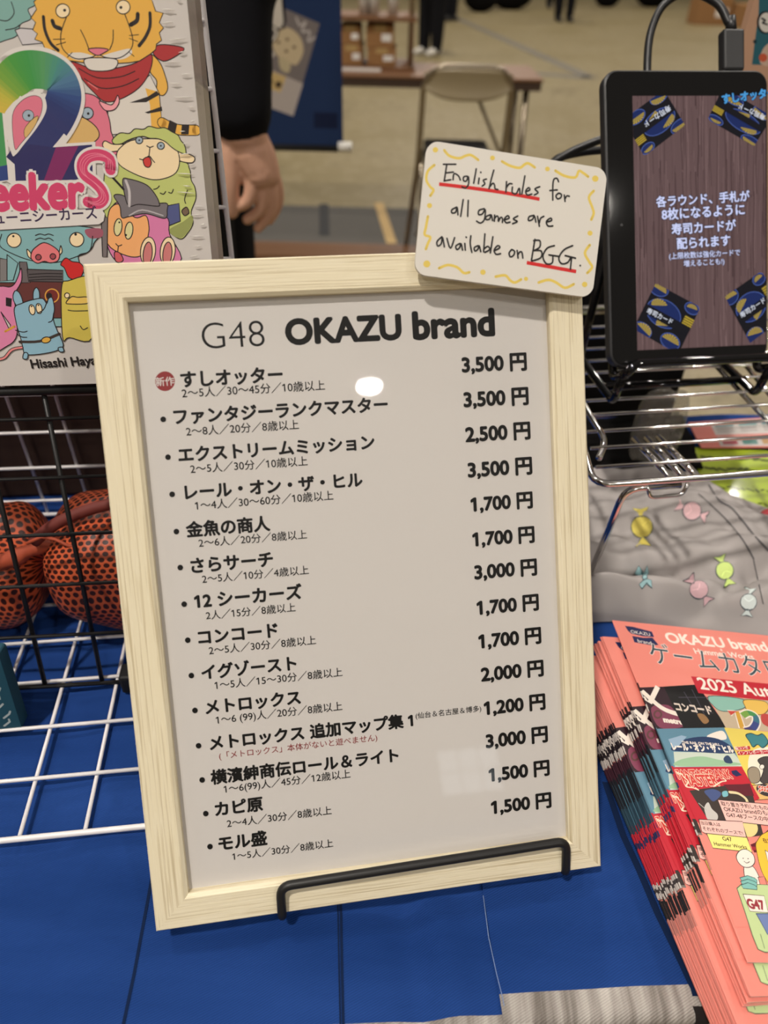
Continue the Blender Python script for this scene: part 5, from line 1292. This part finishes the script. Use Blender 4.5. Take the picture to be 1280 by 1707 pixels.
for k in range(4): limb(body, [hx2 + V((-0.03 + 0.02 * k, 0, -0.05)), hx2 + V((-0.032 + 0.02 * k, -0.01, -0.10)), hx2 + V((-0.03 + 0.02 * k, -0.025, -0.13))], [0.010, 0.009, 0.008])
limb(body, [hx2 + V((-0.035, 0, -0.02)), hx2 + V((-0.055, -0.01, -0.07))], [0.011, 0.009])
fuse('body', body, 'skin', pe, 0.010, 4)
# the near hand, finger by finger: forearm, palm seen from its back, fingers curled forward to the thumb
hand = MB(); D = HY
def hp_(x, y, w=0.0): return aty(x, y, D + w)
elb = aty(390, -15, HY + 0.03); sh_ = V((bx, by - 0.19, 1.39))
limb(hand, [elb, hp_(396, 150, 0.01), hp_(402, 195), hp_(408, 222)], [0.034, 0.032, 0.031, 0.031])
limb(hand, [hp_(392, 222, 0.004), hp_(397, 250, 0.002), hp_(402, 282, 0)], [0.019, 0.021, 0.020])
limb(hand, [hp_(408, 222), hp_(418, 256, -0.002), hp_(430, 288, -0.004)], [0.025, 0.027, 0.022])
limb(hand, [hp_(420, 226, 0.006), hp_(436, 262, 0.006), hp_(446, 290, 0.006)], [0.020, 0.021, 0.018])
limb(hand, [hp_(388, 228, -0.004), hp_(383, 272, -0.012), hp_(384, 312, -0.016), hp_(386, 352, -0.012)], [0.020, 0.0155, 0.0125, 0.0105])     # thumb
limb(hand, [hp_(410, 270, -0.004), hp_(419, 306, -0.012), hp_(412, 336, -0.014), hp_(392, 345, -0.012)], [0.0128, 0.0102, 0.0092, 0.0078])    # index
limb(hand, [hp_(426, 276, 0.000), hp_(437, 318, -0.004), hp_(433, 350, -0.002), hp_(412, 366, 0.0)], [0.0128, 0.0100, 0.0090, 0.0077])
limb(hand, [hp_(440, 280, 0.006), hp_(452, 318, 0.008), hp_(450, 354, 0.010), hp_(430, 380, 0.010)], [0.0122, 0.0094, 0.0085, 0.0074])
limb(hand, [hp_(449, 278, 0.016), hp_(463, 312, 0.022), hp_(463, 342, 0.026), hp_(449, 368, 0.028)], [0.0110, 0.0084, 0.0076, 0.0067])
fuse('hand', hand, 'skin', pe, 0.0021, 4)
jk = MB()
limb(jk, [(bx, by, 0.90), (bx, by, 1.15), (bx - 0.01, by, 1.39)], [0.165, 0.16, 0.17]); limb(jk, [(bx, by - 0.19, 1.39), (bx, by + 0.19, 1.39)], [0.07, 0.07])
limb(jk, [sh_, aty(384, -120, HY + 0.04), elb, aty(392, 110, HY + 0.012), aty(399, 184, HY)], [0.072, 0.056, 0.050, 0.049, 0.045])
limb(jk, [(bx, by + 0.19, 1.38), (bx + 0.02, by + 0.25, 1.12), (bx - 0.01, by + 0.23, 0.95)], [0.07, 0.058, 0.045])
fuse('jacket', jk, 'black_cloth', pe, 0.010, 5)
tr_ = MB()
for s in (-1, 1): limb(tr_, [(bx + 0.03, by + s * 0.085, 0.95), (bx + 0.03, by + s * 0.095, 0.5), (bx + 0.015, by + s * 0.10, 0.10)], [0.108, 0.088, 0.07])
fuse('trousers', tr_, 'black_cloth', pe, 0.010, 4)
for s in (-1, 1): m = Matrix.Translation(V((bx + 0.0, by + s * 0.10, 0))); MB().tube([m @ V((0.07, 0, 0.04)), m @ V((0.0, 0, 0.05)), m @ V((-0.12, 0, 0.035)), m @ V((-0.19, 0, 0.025))], [0.036, 0.044, 0.038, 0.022], 12).build('shoe', 'shoe_dark', pe, True)
MB().ball((bx - 0.025, by, 1.665), 0.105, 12, sc=(1.05, 0.9, 0.95)).build('hair', 'hair_black', pe, True)

# navy hanging banner with a printed card picture
BNY = 1.95
b0, b1_ = aty(428, 238, BNY), aty(572, 243, BNY); bzb = b1_.z
BNP = Plane(V((b1_.x - 0.62, BNY - 0.01, bzb)), (1, 0.01, 0), (0, 0.0, 1)); bn = Print(BNP); bn.view(0.328125, 300, 0); bw = 0.62; bhh = 0.95
OFB = C(196, 188, 176)
bn.poly([(500, 30), (710, 120), (575, 590), (330, 480)], C(116, 108, 106)); bn.poly([(440, 345), (625, 425), (575, 590), (330, 500)], C(172, 162, 156)); bn.poly([(430, 350), (540, 390), (510, 470), (420, 440)], C(190, 164, 112))
bn.circle((455, 415), 17, C(70, 58, 46)); bn.circle((500, 430), 17, C(70, 58, 46))
bn.poly([(470, 230), (500, 160), (545, 140), (590, 165), (620, 210), (625, 270), (590, 330), (540, 310), (500, 290)], C(190, 172, 140), True); bn.poly([(505, 290), (560, 320), (550, 370), (510, 350)], C(180, 166, 134), True)
for a in ((500, 215), (545, 200), (580, 240), (540, 260)): bn.circle(a, 9, C(120, 104, 84))
bn.stroke([(590, 90), (610, 130), (640, 110), (620, 160), (660, 160), (650, 210), (685, 190)], 11, C(176, 168, 164))
bn.text('N', (395, 120), (505, 118), OFB, 0.12, halo=C(16, 16, 22), halow=0.08, base=True, dirpx=True)
bn.stroke([(430, 150), (470, 140), (490, 170), (460, 210), (430, 190)], 26, C(20, 20, 26)); bn.stroke([(430, 150), (470, 140), (490, 170), (460, 210), (430, 190)], 14, OFB); bn.poly([(400, 240), (450, 240), (480, 280), (440, 300)], OFB, True)
bn.poly([(680, 570), (800, 575), (800, 655), (680, 650)], C(26, 34, 60))
sv, sf = slab(0, 0, bw, bhh, 0.004)
bt = thing('hanging_banner', 'navy hanging banner with a tilted grey card picture', 'banner', (b1_.x - 0.42, BNY, 0))
bn.build('cloth', 'fabric_print', bt, (sv, sf, [C(36, 52, 86)] * len(sf)))
MB().tube([BNP.at(-0.01, -0.006), BNP.at(bw - 0.01, -0.006)], 0.008, 10).build('bottom_rod', 'black_matte', bt, True)
MB().tube([BNP.at(bw - 0.012, -0.002), BNP.at(bw + 0.022, -0.002)], 0.012, 12).build('rod_end', 'white_paper', bt, True)
MB().tube([BNP.at(-0.01, bhh), BNP.at(bw + 0.01, bhh)], 0.008, 10).build('top_rod', 'black_matte', bt, True)
MB().tube([(b1_.x - 0.42, BNY + 0.03, 0.02), (b1_.x - 0.42, BNY + 0.03, bzb + bhh)], 0.012, 12).build('pole', 'black_matte', bt, True)
MB().box((b1_.x - 0.62, BNY - 0.1, 0), (b1_.x - 0.22, BNY + 0.16, 0.02)).build('base', 'black_matte', bt, bevel=0.004)

# folding table and chair in the aisle
ft = thing('folding_table', 'brown topped folding table behind the steel chair', 'table', (-0.25, 3.75, 0))
tz = 0.70; ax1 = atz(906, 132, tz).x; ay0 = atz(740, 128, tz).y
MB().box((ax1 - 1.8, ay0, tz - 0.012), (ax1, ay0 + 0.42, tz)).build('table_top', 'brown_laminate', ft, bevel=0.003)
MB().box((ax1 - 1.795, ay0 + 0.005, tz - 0.045), (ax1 - 0.005, ay0 + 0.415, tz - 0.012)).build('apron', 'brown_edge', ft)
for x in (ax1 - 0.06, ax1 - 1.74):
    for y in (ay0 + 0.05, ay0 + 0.37): MB().tube([(x, y, tz - 0.04), (x + (0.02 if x > ax1 - 1 else -0.02), y, 0)], 0.014, 8).build('leg', 'steel_tube', ft, True)
    MB().tube([(x, ay0 + 0.05, 0.25), (x, ay0 + 0.37, 0.25)], 0.010, 8).build('brace', 'steel_tube', ft, True)
    MB().tube([(x, ay0 + 0.21, 0.26), (x - (0.22 if x > ax1 - 1 else -0.22), ay0 + 0.21, tz - 0.045)], 0.008, 8).build('strut', 'steel_tube', ft, True)
pa, pb = atz(567, 118, tz), atz(636, 110, tz)
o = MB().box((pa.x - 0.12, pa.y, tz + 0.0004), (pb.x, pa.y + 0.05, tz + 0.012)).build('paper_stack', 'white_paper'); tag(o, 'white paper stack on the brown topped table', 'paper')
# chair, its back towards us
cy = 3.02; cz = 0.77
cl, cr_ = aty(704, 140, cy).x, aty(856, 140, cy).x; cxm = (cl + cr_) / 2; ctop = aty(780, 113, cy).z; cbot = aty(780, 166, cy).z
ch_ = thing('folding_chair', 'steel folding chair with beige backrest and black seat', 'chair', (cxm, cy + 0.2, 0))
hwc = (cr_ - cl) / 2; vs = []; fs = []
for j in range(9):
    for i in range(25):
        u = -1 + i / 12; w = j / 8; zt_ = ctop - 0.02 * abs(u) ** 4; zb_ = cbot + 0.035 * abs(u) ** 3
        vs.append((cxm + u * hwc * 0.97, cy - 0.035 * (1 - u * u) + 0.010 * sin(w * pi) - 0.012, zb_ + (zt_ - zb_) * w))
n_ = len(vs); vs += [(x, y + 0.022, z) for x, y, z in vs]
for j in range(8):
    for i in range(24): a = j * 25 + i; fs += [(a, a + 1, a + 26, a + 25), (n_ + a + 25, n_ + a + 26, n_ + a + 1, n_ + a)]
for i in range(24): fs += [(i + 1, i, n_ + i, n_ + i + 1), (200 + i, 201 + i, n_ + 201 + i, n_ + 200 + i)]
for j in range(8): a = j * 25; fs += [(a, a + 25, n_ + a + 25, n_ + a), (a + 49, a + 24, n_ + a + 24, n_ + a + 49)]
mesh('backrest', vs, fs, 'chair_vinyl', ch_, True)
pts = [(cxm - hwc - 0.02, cy - 0.30, 0.0), (cxm - hwc, cy, 0.44), (cxm - hwc + 0.005, cy, ctop - 0.05), (cxm - hwc * 0.7, cy - 0.02, ctop + 0.004), (cxm + hwc * 0.7, cy - 0.02, ctop + 0.004), (cxm + hwc - 0.005, cy, ctop - 0.05), (cxm + hwc, cy, 0.44), (cxm + hwc + 0.02, cy - 0.30, 0.0)]
pts = [(cxm - hwc - 0.03, cy + 0.40, 0.0), (cxm - hwc, cy + 0.06, 0.46)] + pts[2:6] + [(cxm + hwc, cy + 0.06, 0.46), (cxm + hwc + 0.03, cy + 0.40, 0.0)]
MB().tube(fillet(pts, 0.08, 6), 0.0115, 10).build('back_frame', 'steel_tube', ch_, True)
for s in (-1, 1): MB().tube([(cxm + s * (hwc - 0.025), cy - 0.06, 0.0), (cxm + s * (hwc - 0.02), cy + 0.30, 0.45)], 0.011, 10).build('leg', 'steel_tube', ch_, True)
for y, z in ((cy + 0.34, 0.09), (cy - 0.03, 0.06)): MB().tube([(cxm - hwc + 0.01, y, z), (cxm + hwc - 0.01, y, z)], 0.009, 8).build('crossbar', 'steel_tube', ch_, True)
MB().box((cxm - hwc + 0.03, cy + 0.05, 0.43), (cxm + hwc - 0.03, cy + 0.43, 0.47)).build('seat', 'seat_black', ch_, bevel=0.014)

# rack with cartons behind the table
ry = ay0 + 0.10; rx1 = aty(694, 60, ry).x; rx0 = rx1 - 1.0
rkk = thing('shelf_rack', 'brown shelf rack with cartons standing on the folding table', 'rack', ((rx0 + rx1) / 2, ry + 0.15, tz))
zs = [tz + 0.016, aty(640, 28, ry).z]
for z in zs: MB().box((rx0, ry, z - 0.0155), (rx1, ry + 0.30, z)).build('shelf', 'brown_laminate', rkk)
for x in (rx0 + 0.02, rx1 - 0.02):
    for y in (ry + 0.02, ry + 0.28): MB().tube([(x, y, tz + 0.0003), (x, y, 1.35)], 0.011, 8).build('post', 'steel_tube', rkk, True)
def cartons(specs):
    for lab, x0, x1, y0, z0, h, d in specs:
        o = thing('cardboard_box', lab, 'box', ((x0 + x1) / 2, y0 + d / 2, z0), 0, 'cartons in the hall')
        o_ = MB().box((x0, y0, z0 + 0.0005), (x1, y0 + d, z0 + h)).build('carton', 'cardboard', o, bevel=0.003)
        xm = (x0 + x1) / 2; MB().box((xm - 0.025, y0 - 0.0008, z0 + h * 0.72), (xm + 0.025, y0 + d, z0 + h + 0.0008)).build('tape', 'yellow_tape', o_)
        MB().box((x0 + (x1 - x0) * 0.55, y0 - 0.0012, z0 + h * 0.3), (x0 + (x1 - x0) * 0.9, y0, z0 + h * 0.62)).build('shipping_label', 'white_paper', o_)
def X(px, py, Y): return aty(px, py, Y).x
z1 = zs[0]; hh_ = (zs[1] - 0.018 - z1)
cartons([('lower left carton beneath the rack shelf', X(566, 90, ry), X(603, 90, ry), ry + 0.03, z1, hh_ * 0.46, 0.22), ('upper left carton beneath the rack shelf', X(566, 60, ry), X(600, 60, ry), ry + 0.03, z1 + hh_ * 0.465, hh_ * 0.42, 0.22),
         ('lower right carton beneath the rack shelf', X(612, 90, ry), X(660, 90, ry), ry + 0.03, z1, hh_ * 0.40, 0.22), ('upper right carton beneath the rack shelf', X(610, 55, ry), X(657, 55, ry), ry + 0.03, z1 + hh_ * 0.405, hh_ * 0.52, 0.22)])
mat('clear_bottle', C(206, 204, 196), 0.1, coat=1.0)
for k, px in enumerate((605, 622, 655)):
    x = X(px, 18, ry); o = thing('bottle', ('leftmost', 'middle', 'rightmost')[k] + ' of three glinting bottles on the top rack shelf', 'bottle', (x, ry + 0.10, zs[1]), 0, 'bottles on the rack')
    MB().tube([(x, ry + 0.10, zs[1] + 0.0005), (x, ry + 0.10, zs[1] + 0.10), (x, ry + 0.10, zs[1] + 0.13), (x, ry + 0.10, zs[1] + 0.15)], [0.022, 0.022, 0.012, 0.011], 14).build('bottle_body', 'clear_bottle', o, True)
    MB().tube([(x, ry + 0.10, zs[1] + 0.15), (x, ry + 0.10, zs[1] + 0.17)], 0.014, 12).build('cap', 'white_paper', o, True)

# mat, tape and plank on the floor close behind our table
ma, mb2 = floorpt(520, 345), floorpt(690, 412)
o = MB().box((-1.7, mb2.y - 0.02, 0.0), (1.1, ma.y, 0.006)).build('floor_mat', 'mat_grey'); tag(o, 'dark grey mat on the floor behind the table', 'mat')
o = strip('tape_strip', floorpt(631, 340), floorpt(653, 408), 0.05, 'yellow_tape', 0.001); o.location.z = 0.0062; tag(o, 'short yellow tape strip across the grey floor mat', 'tape')
o = strip('seam_strip', floorpt(540, 342), floorpt(541, 395), 0.05, 'black_matte', 0.001); o.location.z = 0.0062; tag(o, 'dark tape strip across the grey floor mat', 'tape')
pl_ = floorpt(560, 418); o = MB().box((-1.6, pl_.y - 0.16, 0.0), (1.0, pl_.y + 0.02, 0.03)).build('wooden_plank', 'brown_laminate', bevel=0.004); tag(o, 'brown wooden plank lying in front of the grey mat', 'plank')

# people far down the hall: dark trousers, feet on the floor
def walker(q, lab, hgt_, yaw, shoe, wide):
    p = floorpt(*q); s_ = hgt_ / 1.72; m = Matrix.Translation(V((p.x, p.y, 0))) @ Matrix.Rotation(yaw, 4, 'Z') @ Matrix.Scale(s_, 4)
    t_ = thing('person', lab, 'person', (p.x, p.y, 0), yaw)
    b_ = MB()
    limb(b_, [m @ V((0, 0, 0.95)), m @ V((0, 0, 1.15)), m @ V((0, 0, 1.38))], [0.14 * s_, 0.13 * s_, 0.15 * s_]); b_.ball(m @ V((0, 0, 1.6)), 0.10 * s_, 9, sc=(0.85, 1, 1.2)); limb(b_, [m @ V((0, 0, 1.4)), m @ V((0, 0, 1.52))], [0.05 * s_, 0.05 * s_])
    for k in (-1, 1):
        limb(b_, [m @ V((k * 0.09, 0, 0.92)), m @ V((k * wide, 0.01, 0.5)), m @ V((k * wide, 0, 0.08))], [0.08 * s_, 0.06 * s_, 0.04 * s_])
        limb(b_, [m @ V((k * 0.18, 0, 1.36)), m @ V((k * 0.24, 0.02, 1.1)), m @ V((k * 0.22, -0.05, 0.88))], [0.05 * s_, 0.042 * s_, 0.03 * s_])
        b_.ball(m @ V((k * 0.22, -0.06, 0.82)), 0.045 * s_, 7, sc=(0.5, 0.8, 1.2))
    fuse('body', b_, 'skin', t_, 0.02, 3)
    j_ = MB(); limb(j_, [m @ V((0, 0, 0.92)), m @ V((0, 0, 1.15)), m @ V((0, 0, 1.38))], [0.165 * s_, 0.155 * s_, 0.17 * s_])
    for k in (-1, 1): limb(j_, [m @ V((k * 0.18, 0, 1.36)), m @ V((k * 0.25, 0.02, 1.1)), m @ V((k * 0.23, -0.05, 0.92))], [0.065 * s_, 0.055 * s_, 0.045 * s_])
    fuse('jacket', j_, 'black_cloth', t_, 0.02, 3)
    q_ = MB()
    for k in (-1, 1): limb(q_, [m @ V((k * 0.085, 0, 0.95)), m @ V((k * wide, 0.01, 0.5)), m @ V((k * wide, 0, 0.09))], [0.12 * s_, 0.092 * s_, 0.075 * s_])
    fuse('trousers', q_, 'black_cloth', t_, 0.02, 3)
    for k in (-1, 1): MB().tube([m @ V((k * wide, 0.07, 0.045)), m @ V((k * wide, -0.03, 0.05)), m @ V((k * wide, -0.19, 0.03))], [0.042 * s_, 0.048 * s_, 0.03 * s_], 10).build('shoe', shoe, t_, True)
    MB().ball(m @ V((0, 0.015, 1.65)), 0.112 * s_, 9).build('hair', 'hair_black', t_, True)
walker((716, 92), 'person in dark trousers and white shoes beyond the folding chair', 1.72, -0.7, 'shoe_white', 0.10)
walker((748, 34), 'person in black standing right behind the one in white shoes', 1.70, 0.4, 'shoe_dark', 0.08)
walker((938, 36), 'person in dark trousers walking in the distance at the top centre', 1.70, 0.2, 'shoe_dark', 0.11)
walker((921, 14), 'person in black farthest away beside the distant walker', 1.70, 0.0, 'shoe_dark', 0.09)
# cartons and dark bags far away
def fbag(q, w, h, lab, mt='black_bag'):
    p = floorpt(*q); o = MB(); o.ball((p.x, p.y, h * 0.48), 0.5, 10, sc=(w, w * 0.6, h)); o = o.build('holdall', mt, None, True); tag(o, lab, 'bag', 'bags on the far floor')
for k, (q, w, h) in enumerate((((800, 20), 0.7, 0.5), ((850, 16), 0.9, 0.5), ((1010, 12), 0.6, 0.4), ((1085, 12), 0.9, 0.6))):
    fbag(q, w, h, ('dark holdall left of the far walking person, nearest to the seller', 'dark holdall just left of the far walking person', 'dark holdall just right of the far walking person', 'dark holdall left of the far cartons')[k])
for k, (q, w, h) in enumerate((((1185, 42), 0.62, 0.42), ((1252, 47), 0.5, 0.34))):
    p = floorpt(*q); cartons([(('larger far carton beside the tablet cable', 'smaller far carton beside the tablet cable')[k], p.x - w / 2, p.x + w / 2, p.y, 0.0, h, 0.5)])
